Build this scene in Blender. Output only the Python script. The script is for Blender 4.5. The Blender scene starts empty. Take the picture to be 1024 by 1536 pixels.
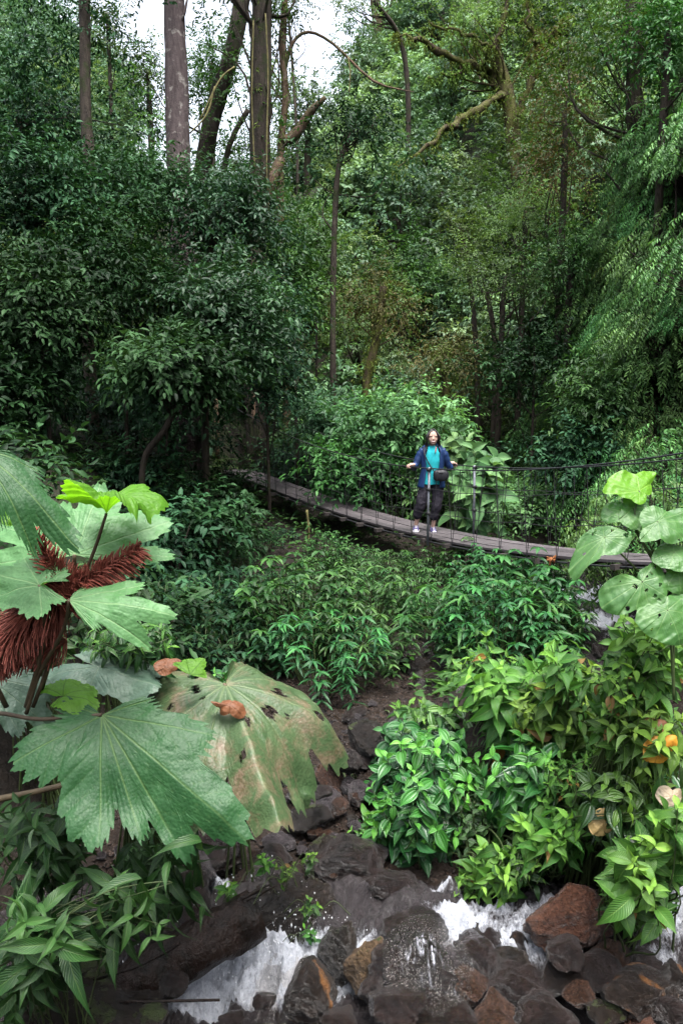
import bpy, bmesh, math, random
import numpy as np
from mathutils import Vector, Matrix, noise as mnoise

RS = np.random.RandomState(11)
random.seed(5)
scene = bpy.context.scene
COL = scene.collection
PI = math.pi

# ------------------------------------------------------------------ camera
FPX = 1250.0                      # focal length in photo pixels (1024 x 1536)
PITCH = math.radians(7.65)
SP, CP = math.sin(PITCH), math.cos(PITCH)
CAMZ = 3.2
cam_data = bpy.data.cameras.new('camera')
cam = bpy.data.objects.new('camera', cam_data)
COL.objects.link(cam)
cam.location = (0, 0, CAMZ)
cam.rotation_euler = (PI / 2 - PITCH, 0, 0)
cam_data.sensor_fit = 'VERTICAL'
cam_data.sensor_height = 36.0
cam_data.lens = FPX / 1536 * 36.0
cam_data.clip_start = 0.05
cam_data.clip_end = 2000
scene.camera = cam


def P(px, py, d):
    """the place d metres in front of the photographer seen at photo pixel px, py"""
    xc = (px - 512) / FPX * d
    zc = -(py - 768) / FPX * d
    return np.array([xc, d * CP + zc * SP, CAMZ - d * SP + zc * CP])


def M(px, d):
    return px / FPX * d           # a size in pixels -> metres at distance d


def sm(a, b, x):
    t = np.clip((x - a) / (b - a), 0, 1)
    return t * t * (3 - 2 * t)


def nrm(v):
    v = np.asarray(v, float)
    return v / (np.linalg.norm(v, axis=-1, keepdims=True) + 1e-9)


# ------------------------------------------------------------------ terrain
def wob(x, y, s, seed=0):
    r = np.random.RandomState(seed)
    o = 0
    for k in range(6):
        a = r.uniform(0, 2 * PI); f = r.uniform(.6, 1.8) / s
        o = o + np.sin((x * np.cos(a) + y * np.sin(a)) * f * 2 * PI + r.uniform(0, 6.28))
    return o / 6


def hgt(x, y):
    x = np.asarray(x, float); y = np.asarray(y, float)
    fl = np.interp(y, [-8, .6, 2.0, 3.0, 4.1, 5.0, 6.0, 10, 20, 26, 60], [1.7, 1.5, .5, -.45, -.36, .06, .26, .6, .95, 1.2, 1.2])
    xl = np.interp(y, [-6, 0, 3, 4, 5, 8, 12, 16, 19.5, 24, 30], [-4, -2.2, -1.55, -1.6, -1.7, -2.0, -2.5, -2.7, -2.3, -1.0, 0])
    xr = np.interp(y, [-6, 0, 3, 4, 5, 6, 8, 10, 13, 18, 25, 30], [5, 4, 3.2, 2.4, 2.2, 2.5, 3.2, 4.0, 4.8, 5, 4.4, 4])
    xl = xl + .25 * wob(x * .2, y, 3., 3); xr = xr + .25 * wob(x * .2, y, 3., 4)
    dl = np.maximum(xl - x, 0); dr = np.maximum(x - xr, 0)
    bank = 1.15 * sm(0, 1.0, dl) + .42 * np.maximum(dl - .5, 0)
    bank = bank + 1.2 * sm(0, 1.1, dr) + (1.0 + .9 * sm(7.5, 10, y) * (1 - sm(22, 30, y))) * np.maximum(dr - .5, 0)
    bank = bank + 4.0 * sm(.3, 1.9, dr) * sm(9, 11.5, y) * (1 - sm(17, 21, y))
    h = fl + bank
    isl = np.exp(-(((x - 1.35) / .95) ** 2 + ((y - 6.3) / 1.1) ** 2) ** 1.5)
    h = h + .42 * isl
    h = h - .34 * np.exp(-((x - 3.2 - .12 * (y - 9.8)) / .55) ** 2) * sm(7.5, 9, y) * (1 - sm(13, 15, y))
    hill = .85 * np.maximum(y - 22 - .06 * np.abs(x - 4) ** 1.2, 0)
    crest = np.interp(x, [-30, -16, -8, -4, -1, 2, 5, 9, 20, 40], [22, 13, 8, 8.5, 12, 20, 28, 36, 44, 60])
    hill = -4 * np.log(np.exp(-np.clip(hill, 0, 90) / 4) + np.exp(-crest / 4))
    h = h + np.maximum(hill, 0)
    near = np.exp(-((y - 6) / 6) ** 2)
    h = h + .12 * wob(x, y, 1.6, 8) + .05 * wob(x, y, .45, 9) + .35 * wob(x, y, 6., 10) * (1 - near) * sm(.2, 2, dl + dr + np.maximum(y - 22, 0))
    return h


def G(px, py, lo=2.5, hi=70):
    """where the line of sight through a photo pixel meets the ground"""
    ds = np.linspace(lo, hi, 1400)
    xc = (px - 512) / FPX; zc = -(py - 768) / FPX
    X = xc * ds; Y = ds * (CP + zc * SP); Z = CAMZ + ds * (-SP + zc * CP)
    below = np.nonzero(Z < hgt(X, Y))[0]
    i = below[0] if len(below) else len(ds) - 1
    return np.array([X[i], Y[i], float(hgt(X[i], Y[i]))]), ds[i]


# ------------------------------------------------------------------ mesh helpers
class MB:
    def __init__(s):
        s.V = []; s.T = []; s.Q = []; s.A = []; s.n = 0

    def add(s, V, Q=None, T=None, A=None):
        V = np.asarray(V, float)
        if Q is not None and len(Q): s.Q.append(np.asarray(Q, np.int64) + s.n)
        if T is not None and len(T): s.T.append(np.asarray(T, np.int64) + s.n)
        if A is None: A = np.tile([.5, .5, .5, .5], (len(V), 1))
        s.V.append(V); s.A.append(A); s.n += len(V)

    def mesh(s, name, mat, off=(0, 0, 0), smooth=True):
        V = np.concatenate(s.V) - np.asarray(off)
        A = np.concatenate(s.A)
        T = np.concatenate(s.T) if s.T else np.zeros((0, 3), np.int64)
        Q = np.concatenate(s.Q) if s.Q else np.zeros((0, 4), np.int64)
        me = bpy.data.meshes.new(name)
        me.vertices.add(len(V)); me.vertices.foreach_set('co', V.astype(np.float32).ravel())
        nl = T.size + Q.size
        me.loops.add(nl)
        me.loops.foreach_set('vertex_index', np.concatenate([T.ravel(), Q.ravel()]).astype(np.int32))
        me.polygons.add(len(T) + len(Q))
        st = np.concatenate([np.arange(len(T)) * 3, T.size + np.arange(len(Q)) * 4])
        me.polygons.foreach_set('loop_start', st.astype(np.int32))
        me.polygons.foreach_set('use_smooth', np.full(len(T) + len(Q), smooth))
        ca = me.color_attributes.new('leaf', 'FLOAT_COLOR', 'POINT')
        ca.data.foreach_set('color', A.astype(np.float32).ravel())
        me.update(calc_edges=True); me.validate()
        me.materials.append(mat)
        return me


ORIGIN = {}


def thing(name, label, cat, loc=(0, 0, 0), group=None):
    o = bpy.data.objects.new(name, None); COL.objects.link(o)
    o.location = Vector([float(v) for v in loc]); ORIGIN[o.name] = np.array(loc, float)
    o.empty_display_size = .2
    o['label'] = label; o['category'] = cat
    if group: o['group'] = group
    return o


def part(name, mb, mat, parent=None, smooth=True, label=None):
    off = np.zeros(3)
    if parent is not None:
        off = ORIGIN.get(parent.name, np.zeros(3))
    me = mb.mesh(name, mat, off, smooth)
    o = bpy.data.objects.new(name, me); COL.objects.link(o)
    if parent is not None:
        o.parent = parent; ORIGIN[o.name] = off
    if label: o['label'] = label
    return o


def solo(name, mb, mat, label, cat, loc, group=None, smooth=True):
    """a thing that is a single mesh, its origin at its base"""
    me = mb.mesh(name, mat, loc, smooth)
    o = bpy.data.objects.new(name, me); COL.objects.link(o)
    o.location = Vector([float(v) for v in loc])
    o['label'] = label; o['category'] = cat
    if group: o['group'] = group
    return o


def dup(root, loc, rz=0, sc=1, label=None, group=None, tilt=(0, 0)):
    r = root.copy(); COL.objects.link(r)
    r.location = Vector([float(v) for v in loc]); r.rotation_euler = (tilt[0], tilt[1], rz)
    r.scale = (sc, sc, sc) if np.isscalar(sc) else sc
    if label: r['label'] = label
    if group: r['group'] = group
    for ch in list(root.children):
        c = ch.copy(); COL.objects.link(c); c.parent = r
        for g in list(ch.children):
            k = g.copy(); COL.objects.link(k); k.parent = c
    return r


def tube(mb, pts, rad, sides=8, rough=0, seed=0, cap=True, att=None):
    pts = np.asarray(pts, float); n = len(pts)
    rad = np.broadcast_to(np.asarray(rad, float), (n,))
    tg = nrm(np.gradient(pts, axis=0))
    ref = np.array([0, 0, 1.]) if abs(tg[0][2]) < .9 else np.array([1., 0, 0])
    a = nrm(np.cross(tg[0], ref)); fr = []
    for i in range(n):
        a = nrm(a - tg[i] * np.dot(a, tg[i])); fr.append((a, np.cross(tg[i], a)))
    th = np.arange(sides) * 2 * PI / sides
    r = np.random.RandomState(seed)
    V = np.zeros((n, sides, 3))
    ph = r.uniform(0, 6.28, 4)
    for i in range(n):
        k = 1 + rough * (np.sin(th * 2 + ph[0] + i * .5) * .4 + np.sin(th * 3 + ph[1] - i * .8) * .4 + r.uniform(-.5, .5, sides))
        V[i] = pts[i] + rad[i] * k[:, None] * (np.cos(th)[:, None] * fr[i][0] + np.sin(th)[:, None] * fr[i][1])
    V = V.reshape(-1, 3)
    I = np.arange(n - 1)[:, None] * sides; J = np.arange(sides)[None]
    J2 = (J + 1) % sides
    Q = np.stack([I + J, I + J2, I + sides + J2, I + sides + J], -1).reshape(-1, 4)
    T = []
    if cap:
        V = np.concatenate([V, pts[:1], pts[-1:]])
        b = n * sides
        for j in range(sides):
            T.append([b, (j + 1) % sides, j]); T.append([b + 1, (n - 1) * sides + j, (n - 1) * sides + (j + 1) % sides])
    A = np.zeros((len(V), 4)); A[:] = att if att is not None else (r.uniform(), .5, .5, r.uniform())
    mb.add(V, Q, T if T else None, A)


def spline(pts, n):
    """Catmull-Rom through the points"""
    p = np.asarray(pts, float)
    if len(p) == 2: p = np.array([p[0], (p[0] + p[1]) / 2, p[1]])
    q = np.concatenate([[2 * p[0] - p[1]], p, [2 * p[-1] - p[-2]]])
    out = []
    m = len(p) - 1
    for t in np.linspace(0, m, n):
        i = min(int(t), m - 1); f = t - i
        a, b, c, d = q[i], q[i + 1], q[i + 2], q[i + 3]
        out.append(.5 * (2 * b + (c - a) * f + (2 * a - 5 * b + 4 * c - d) * f * f + (3 * b - a - 3 * c + d) * f ** 3))
    return np.array(out)


def box(mb, c, sx, sy, sz, ux=(1, 0, 0), uy=(0, 1, 0), uz=(0, 0, 1), att=None):
    c = np.asarray(c, float); ux, uy, uz = map(lambda v: np.asarray(v, float), (ux, uy, uz))
    V = [c + ux * sx * i / 2 + uy * sy * j / 2 + uz * sz * k / 2 for k in (-1, 1) for j in (-1, 1) for i in (-1, 1)]
    Q = [[0, 2, 3, 1], [4, 5, 7, 6], [0, 1, 5, 4], [2, 6, 7, 3], [0, 4, 6, 2], [1, 3, 7, 5]]
    A = None
    if att is not None: A = np.tile(att, (8, 1))
    mb.add(V, Q, None, A)


# ------------------------------------------------------------------ leaves
def tmpl_far():
    T = np.array([[0, 0, 0], [.42, -.5, .10], [.45, 0, 0], [.42, .5, .10], [1, 0, 0]])
    return T, None, np.array([[0, 2, 1], [0, 3, 2], [1, 2, 4], [2, 3, 4]])


def tmpl_mid():
    T = np.array([[0, 0, 0], [.28, -.44, .10], [.3, 0, 0], [.28, .44, .10], [.65, -.38, .08], [.66, 0, 0], [.65, .38, .08], [1, 0, 0]])
    return T, np.array([[1, 2, 5, 4], [2, 3, 6, 5]]), np.array([[0, 2, 1], [0, 3, 2], [4, 5, 7], [5, 6, 7]])


def tmpl_near(belly=.42, nt=9, ns=5, acum=1.5, serr=0., pleat=.0):
    t = np.linspace(0, 1, nt); s = np.linspace(-1, 1, ns)
    w = np.sin(PI * np.clip(t, 0, 1) ** (math.log(.5) / math.log(belly))) ** 1.0
    w = np.where(t > belly, np.clip(w, 0, 1) ** acum, np.clip(w, 0, 1) ** .8)
    w[-1] = .0; w[0] = .03
    if serr: w = w * (1 + serr * np.where(np.arange(nt) % 2, 1, -1))
    V = []
    for i in range(nt):
        for j in range(ns):
            z = .14 * abs(s[j]) + pleat * (math.sin(t[i] * 26 - abs(s[j]) * 3))
            V.append([t[i], .5 * s[j] * w[i], z * w[i] ** .5])
    Q = [[i * ns + j, i * ns + j + 1, (i + 1) * ns + j + 1, (i + 1) * ns + j] for i in range(nt - 1) for j in range(ns - 1)]
    SS = np.tile(np.abs(s), nt)
    return np.array(V), np.array(Q), None, SS


FAR, MID = tmpl_far(), tmpl_mid()
NEAR = tmpl_near()
NEARB = tmpl_near(.45, 9, 5, 1.15)
NEARL = tmpl_near(.36, 11, 5, 1.5, .03)


def leafset(mb, B, D, N, L, W, droop, rnd, clump, tm=MID, fold=1.0):
    n = len(B)
    T, Q, Tr = tm[0], tm[1], tm[2]
    SS = tm[3] if len(tm) > 3 else np.abs(T[:, 1]) * 2
    D = nrm(D); N = nrm(N - D * np.sum(N * D, -1, keepdims=True)); S = np.cross(D, N)
    t = T[:, 0][None, :, None]; s = T[:, 1][None, :, None]; z = T[:, 2][None, :, None]
    L = np.broadcast_to(L, (n,))[:, None, None]; W = np.broadcast_to(W, (n,))[:, None, None]
    dr = np.broadcast_to(droop, (n,))[:, None, None]
    V = B[:, None] + D[:, None] * (L * (t - .25 * dr * t ** 3)) + S[:, None] * (W * s) + N[:, None] * (W * z * fold * 2 - dr * L * t ** 2)
    k = len(T)
    off = (np.arange(n) * k)[:, None, None]
    A = np.zeros((n, k, 4))
    A[..., 0] = np.broadcast_to(rnd, (n,))[:, None]; A[..., 1] = T[:, 0][None]; A[..., 2] = SS[None]; A[..., 3] = np.broadcast_to(clump, (n,))[:, None]
    mb.add(V.reshape(-1, 3), (off + Q[None]).reshape(-1, 4) if Q is not None else None,
           (off + Tr[None]).reshape(-1, 3) if Tr is not None else None, A.reshape(-1, 4))


UP = np.array([0, 0, 1.])


def twigs(mb, A, D, tl, n, L, W, ang=.95, sag=.25, droop=.25, upw=1.0, clump=.5, tm=MID, rs=RS, prof=None, jit=.3, down=.15, stem=None, stemr=.004, outn=None):
    A = np.asarray(A, float); D = nrm(D); m = len(A)
    tl = np.broadcast_to(tl, (m,)); clump = np.broadcast_to(clump, (m,))
    S = np.cross(D, UP); bad = np.linalg.norm(S, axis=1) < .15
    S[bad] = [1, 0, 0]; S = nrm(S)
    # roll the twig's plane a little
    rl = rs.normal(0, .45, m)[:, None]
    Nn = np.cross(S, D); S = S * np.cos(rl) + Nn * np.sin(rl)
    f = (np.arange(n) + .7) / n
    pos = A[:, None] + D[:, None] * (tl[:, None] * f)[..., None]
    pos[..., 2] -= sag * tl[:, None] * f ** 2
    Dt = np.repeat(D[:, None], n, 1).copy(); Dt[..., 2] -= 2 * sag * f; Dt = nrm(Dt)
    sg = np.where(np.arange(n) % 2, 1., -1.); sg[-1] = 0
    if n > 3: sg[-2] *= .7
    a = ang * (1.15 - .35 * f)
    dr = Dt * np.cos(a * np.abs(sg))[None, :, None] + S[:, None] * (sg * np.sin(a))[None, :, None] + rs.normal(0, jit, (m, n, 3))
    dr[..., 2] -= down
    nn = UP * upw + rs.normal(0, .35, (m, n, 3))
    if outn is not None: nn = nn + outn[:, None]
    pf = np.ones(n) if prof is None else np.array([prof(q) for q in f])
    sc = (rs.uniform(.65, 1.15, (m, n)) * pf[None]).ravel()
    leafset(mb, pos.reshape(-1, 3), dr.reshape(-1, 3), nn.reshape(-1, 3), L * sc, W * sc, droop * rs.uniform(.3, 1.6, m * n),
            rs.uniform(0, 1, m * n), np.repeat(clump, n), tm)
    if stem is not None:
        for i in range(m):
            ff = np.linspace(0, 1, 4)
            pp = A[i] + D[i] * (tl[i] * ff)[:, None]; pp[:, 2] -= sag * tl[i] * ff ** 2
            tube(stem, pp, np.linspace(stemr, stemr * .5, 4), 3, cap=False)


def blob(c, r, n, rs, lo=.45, top=True):
    """anchor points through an uneven ellipsoid, thicker toward its surface"""
    c = np.asarray(c, float); r = np.asarray(r, float)
    d = nrm(rs.normal(0, 1, (n, 3)))
    if top: d[:, 2] = np.where(d[:, 2] < -.55, -d[:, 2] * .8, d[:, 2]); d = nrm(d)
    ph = rs.uniform(0, 6.28, 6)
    k = 1 + .16 * np.sin(3 * d[:, 0] * 2 + ph[0]) + .16 * np.sin(3 * d[:, 1] * 2 + ph[1]) + .14 * np.sin(4 * d[:, 2] * 2 + ph[2])
    rad = (lo + (1 - lo) * rs.uniform(0, 1, n) ** .6) * k
    return c + d * r * rad[:, None], d


def foliage(mb, clumps, L, W, tl=.45, n=8, rs=RS, tm=MID, per=None, droop=.25, upw=.9, sag=.25, ang=.95, down=.15, stem=None, stemr=.004, prof=None, lo=.45, outw=.5, tone=(0, 1)):
    """clumps: (centre, radii, number of twigs)"""
    for c, r, k in clumps:
        A, d = blob(c, r, k, rs, lo)
        D = nrm(d * [1, 1, .7] + rs.normal(0, .45, (k, 3)) + [0, 0, .12])
        twigs(mb, A, D, tl * rs.uniform(.6, 1.3, k), n, L, W, clump=np.clip(rs.uniform(*tone) + rs.normal(0, .12, k), 0, 1), tm=tm, rs=rs, droop=droop,
              upw=upw, sag=sag, ang=ang, down=down, stem=stem, stemr=stemr, prof=prof, outn=d * outw)
EXPOSURE = 2.1
# ------------------------------------------------------------------ materials
def newmat(name):
    m = bpy.data.materials.new(name); m.use_nodes = True
    nt = m.node_tree; nt.nodes.clear()
    out = nt.nodes.new('ShaderNodeOutputMaterial')
    return m, nt, out


class N:
    """short hand for wiring nodes"""
    def __init__(s, nt): s.nt = nt

    def n(s, t, **kw):
        o = s.nt.nodes.new(t)
        for k, v in kw.items():
            if k.startswith('_'):
                o.inputs[k[1:].replace('_', ' ')].default_value = v
            else: setattr(o, k, v)
        return o

    def l(s, a, b): s.nt.links.new(a, b)

    def math(s, op, a, b=None, c=None, clamp=False):
        o = s.nt.nodes.new('ShaderNodeMath'); o.operation = op; o.use_clamp = clamp
        for i, v in enumerate((a, b, c)):
            if v is None: continue
            if isinstance(v, (int, float)): o.inputs[i].default_value = v
            else: s.l(v, o.inputs[i])
        return o.outputs[0]

    def mix(s, f, a, b, mode='MIX'):
        o = s.nt.nodes.new('ShaderNodeMix'); o.data_type = 'RGBA'; o.blend_type = mode
        for i, v in ((0, f), (6, a), (7, b)):
            if isinstance(v, (int, float)): o.inputs[i].default_value = v
            elif isinstance(v, tuple): o.inputs[i].default_value = (*v[:3], 1)
            else: s.l(v, o.inputs[i])
        return o.outputs[2]

    def noise(s, scale, detail=4, rough=.6, coord=None, dist=0):
        o = s.n('ShaderNodeTexNoise'); o.inputs['Scale'].default_value = scale; o.inputs['Detail'].default_value = detail
        o.inputs['Roughness'].default_value = rough; o.inputs['Distortion'].default_value = dist
        if coord is not None: s.l(coord, o.inputs['Vector'])
        return o.outputs['Fac']

    def ramp(s, v, a, b):
        o = s.n('ShaderNodeMapRange'); o.inputs[1].default_value = a; o.inputs[2].default_value = b; o.clamp = True
        s.l(v, o.inputs[0]); return o.outputs[0]

    def bump(s, h, strength, dist):
        o = s.n('ShaderNodeBump'); o.inputs['Strength'].default_value = strength; o.inputs['Distance'].default_value = dist
        s.l(h, o.inputs['Height']); return o.outputs[0]

    def coord(s, which='Object'):
        return s.n('ShaderNodeTexCoord').outputs[which]

    def prin(s, base, rough, normal=None, spec=.5, **kw):
        b = s.n('ShaderNodeBsdfPrincipled')
        for k, v in (('Base Color', base), ('Roughness', rough)):
            if isinstance(v, (int, float)): b.inputs[k].default_value = v
            elif isinstance(v, tuple): b.inputs[k].default_value = (*v[:3], 1)
            else: s.l(v, b.inputs[k])
        b.inputs['Specular IOR Level'].default_value = spec
        if normal is not None: s.l(normal, b.inputs['Normal'])
        return b


def leaf_mat(name, c1, c2, young=None, rough=.5, trans=.28, vein=None, dead=.0, spec=.22, objvar=.25, tip=None):
    """c1..c2: range over leaves; young: colour of the palest clumps; vein: None, 'feather' or 'parallel'"""
    m, nt, out = newmat(name); n = N(nt)
    at = n.n('ShaderNodeAttribute', attribute_name='leaf')
    sp = n.n('ShaderNodeSeparateColor'); n.l(at.outputs['Color'], sp.inputs[0])
    rnd, t, s, cl = sp.outputs[0], sp.outputs[1], sp.outputs[2], at.outputs['Alpha']
    base = n.mix(rnd, c1, c2)
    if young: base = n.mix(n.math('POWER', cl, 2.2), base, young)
    oi = n.n('ShaderNodeObjectInfo').outputs['Random']
    hv = n.n('ShaderNodeHueSaturation')
    n.l(n.math('MULTIPLY_ADD', oi, .05 * objvar / .25, .5 - .025 * objvar / .25), hv.inputs['Hue'])
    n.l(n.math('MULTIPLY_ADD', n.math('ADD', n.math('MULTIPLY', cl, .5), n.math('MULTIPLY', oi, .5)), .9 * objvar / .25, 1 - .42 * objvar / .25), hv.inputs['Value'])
    n.l(base, hv.inputs['Color']); base = hv.outputs[0]
    normal = None
    ns = n.noise(9, 2, .5, n.coord())
    base = n.mix(n.ramp(ns, .3, .75), base, n.mix(1., base, (.72, .74, .72), 'MULTIPLY'))
    if dead:
        base = n.mix(n.math('GREATER_THAN', rnd, 1 - dead), base, (.16, .085, .02))
    if vein:
        mid = n.ramp(s, .09, .02)
        if vein == 'parallel':
            par = n.math('ABSOLUTE', n.math('SUBTRACT', s, .5))
            v = n.math('MAXIMUM', mid, n.math('MULTIPLY', n.ramp(par, .08, .01), .8))
            h = n.math('ABSOLUTE', n.math('SINE', n.math('MULTIPLY', s, 6.28)))
            h = n.math('ADD', h, n.math('MULTIPLY', n.math('SINE', n.math('MULTIPLY', t, 90.)), .12))
        else:
            ph = n.math('SINE', n.math('MULTIPLY_ADD', t, 46., n.math('MULTIPLY', s, -13.)))
            v = n.math('MAXIMUM', mid, n.math('MULTIPLY', n.ramp(ph, .88, 1.), .55))
            h = n.math('SUBTRACT', n.math('MULTIPLY', n.math('ABSOLUTE', ph), .6), mid)
        base = n.mix(n.math('MULTIPLY', v, .07 if vein == 'parallel' else .35), base, n.mix(.5, young or c2, (.22, .3, .1)))
        normal = n.bump(h, .5, .006)
    b = n.prin(base, rough, normal, spec)
    tr = n.n('ShaderNodeBsdfTranslucent')
    n.l(n.mix(.6, base, n.mix(1., base, (2.2, 2.2, .85), 'MULTIPLY')), tr.inputs['Color'])
    mx = n.n('ShaderNodeMixShader'); mx.inputs[0].default_value = trans
    n.l(b.outputs[0], mx.inputs[1]); n.l(tr.outputs[0], mx.inputs[2]); n.l(mx.outputs[0], out.inputs[0])
    return m


def blade_mat(name, c1, c2, veinc, rough=.5, trans=.25, patch=None, patchamt=.5, bumpd=.005, spec=.35):
    """big ribbed leaf: blue channel of the mesh carries the veins"""
    m, nt, out = newmat(name); n = N(nt)
    at = n.n('ShaderNodeAttribute', attribute_name='leaf')
    sp = n.n('ShaderNodeSeparateColor'); n.l(at.outputs['Color'], sp.inputs[0])
    co = n.coord()
    ns = n.noise(7, 4, .6, co)
    base = n.mix(n.ramp(ns, .3, .7), c1, c2)
    fine = n.noise(55, 3, .6, co)
    base = n.mix(n.math('MULTIPLY', n.ramp(fine, .45, .7), .4), base, n.mix(1., base, (.6, .62, .6), 'MULTIPLY'))
    base = n.mix(n.math('MULTIPLY', sp.outputs[2], .75), base, veinc)
    if patch:
        pn = n.noise(6.5, 5, .65, co, .6)
        f = n.ramp(pn, .56 - .12 * patchamt, .66)
        base = n.mix(n.math('MULTIPLY', f, .8), base, n.mix(n.ramp(fine, .35, .65), patch, (.10, .065, .035)))
    vo = n.n('ShaderNodeTexVoronoi'); vo.inputs['Scale'].default_value = 70; n.l(co, vo.inputs['Vector'])
    h = n.math('SUBTRACT', n.math('MULTIPLY', vo.outputs['Distance'], -.6), n.math('MULTIPLY', sp.outputs[2], .35))
    h = n.math('ADD', h, n.math('MULTIPLY', fine, .4))
    nor = n.bump(h, .6, bumpd)
    b = n.prin(base, n.math('MULTIPLY_ADD', fine, .25, rough - .12), nor, spec)
    tr = n.n('ShaderNodeBsdfTranslucent')
    n.l(n.mix(1., base, (2.2, 2.4, .5), 'MULTIPLY'), tr.inputs['Color'])
    mx = n.n('ShaderNodeMixShader'); mx.inputs[0].default_value = trans
    n.l(b.outputs[0], mx.inputs[1]); n.l(tr.outputs[0], mx.inputs[2]); n.l(mx.outputs[0], out.inputs[0])
    return m


def bark_mat(name, c1, c2, moss=None, mossamt=.4, lichen=0, rough=.85, scale=6):
    m, nt, out = newmat(name); n = N(nt)
    co = n.coord()
    mp = n.n('ShaderNodeMapping'); mp.inputs['Scale'].default_value = (scale * 2.2, scale * 2.2, scale * .5); n.l(co, mp.inputs[0])
    a = n.noise(1, 6, .65, mp.outputs[0], .4)
    base = n.mix(n.ramp(a, .35, .65), c1, c2)
    b2 = n.noise(3.5, 5, .6, co)
    if lichen:
        sp = n.noise(6, 5, .6, co, .3)
        base = n.mix(n.math('MULTIPLY', n.ramp(sp, .56, .66), lichen), base, (.30, .29, .26))
    if moss:
        base = n.mix(n.ramp(b2, .62 - .3 * mossamt, .7 - .2 * mossamt), base, n.mix(n.noise(30, 3, .6, co), moss, tuple(v * .45 for v in moss)))
    nor = n.bump(n.math('ADD', a, n.math('MULTIPLY', n.noise(25, 4, .7, co), .5)), .9, .04)
    b = n.prin(base, rough, nor, .25)
    n.l(b.outputs[0], out.inputs[0]); return m


def rock_mat(name, c1, c2, moss=0., rough=(.12, .5), patch=None, scale=4, wet=.6):
    m, nt, out = newmat(name); n = N(nt)
    co = n.coord()
    a = n.noise(scale, 8, .65, co, .3); f = n.noise(scale * 9, 5, .7, co)
    base = n.mix(n.ramp(a, .35, .68), c1, c2)
    base = n.mix(n.ramp(f, .35, .7), n.mix(1., base, (1.7, 1.6, 1.55), 'MULTIPLY'), n.mix(1., base, (.4, .37, .35), 'MULTIPLY'))
    if patch:
        base = n.mix(n.ramp(n.noise(scale * .8, 3, .5, co, .5), .52, .58), base, patch)
    rg = n.math('MULTIPLY_ADD', n.ramp(n.noise(scale * 1.7, 3, .5, co), .3, .7), rough[1] - rough[0], rough[0])
    if moss:
        ge = n.n('ShaderNodeNewGeometry'); sx = n.n('ShaderNodeSeparateXYZ'); n.l(ge.outputs['Normal'], sx.inputs[0])
        k = n.math('ADD', n.math('MULTIPLY', sx.outputs[2], .5), n.noise(scale * 1.3, 5, .65, co))
        k = n.ramp(k, 1.08 - .35 * moss, 1.18 - .35 * moss)
        base = n.mix(k, base, n.mix(f, (.018, .035, .006), (.06, .085, .015)))
        rg = n.math('MULTIPLY_ADD', k, .5, rg, clamp=True)
    g = n.noise(scale * 30, 4, .7, co)
    nor = n.bump(n.math('ADD', n.math('ADD', n.math('MULTIPLY', a, 1.6), n.math('MULTIPLY', f, .6)), n.math('MULTIPLY', g, .22)), 1., .09)
    b = n.prin(base, rg, nor, .4); b.inputs['Coat Weight'].default_value = wet; b.inputs['Coat Roughness'].default_value = .05; b.inputs['Coat IOR'].default_value = 1.5
    n.l(n.bump(n.math('ADD', n.math('MULTIPLY', f, 1.0), n.math('MULTIPLY', g, .35)), 1., .05), b.inputs['Coat Normal'])
    n.l(b.outputs[0], out.inputs[0]); return m


def plain_mat(name, c, rough=.6, var=.25, scale=30, metal=0, bump=.3, spec=.4, bd=.004):
    m, nt, out = newmat(name); n = N(nt)
    co = n.coord(); a = n.noise(scale, 5, .6, co)
    base = n.mix(n.ramp(a, .3, .7), tuple(v * (1 - var) for v in c), tuple(min(1, v * (1 + var)) for v in c))
    b = n.prin(base, rough, n.bump(a, bump, bd), spec); b.inputs['Metallic'].default_value = metal
    n.l(b.outputs[0], out.inputs[0]); return m


def ground_mat():
    m, nt, out = newmat('forest_soil'); n = N(nt)
    co = n.coord()
    a = n.noise(1.2, 6, .65, co); f = n.noise(14, 6, .7, co); g = n.noise(60, 4, .7, co)
    base = n.mix(n.ramp(f, .35, .65), (.005, .004, .003), (.018, .013, .009))
    base = n.mix(n.ramp(g, .5, .75), base, (.03, .022, .014))
    ge = n.n('ShaderNodeNewGeometry'); sy = n.n('ShaderNodeSeparateXYZ'); n.l(ge.outputs['Position'], sy.inputs[0])
    far = n.ramp(n.math('ADD', sy.outputs[2], n.math('MULTIPLY', a, 1.6)), 1.6, 2.6)
    moss = n.math('MULTIPLY', n.ramp(a, .42, .6), far)
    base = n.mix(moss, base, n.mix(f, (.010, .018, .006), (.03, .045, .012)))
    rg = n.math('MULTIPLY_ADD', n.ramp(a, .3, .7), .4, .5)
    dry = n.ramp(n.math('ADD', sy.outputs[2], n.math('MULTIPLY', a, .3)), .55, .9)
    rg = n.math('MULTIPLY', rg, n.math('MULTIPLY_ADD', dry, .6, .4)); base = n.mix(n.math('MULTIPLY', n.math('SUBTRACT', 1., dry), .5), base, n.mix(g, (.010, .007, .006), (.046, .033, .027)))
    nor = n.bump(n.math('ADD', f, n.math('MULTIPLY', g, .4)), 1., .05)
    b = n.prin(base, rg, nor, .25); n.l(b.outputs[0], out.inputs[0]); return m


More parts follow.
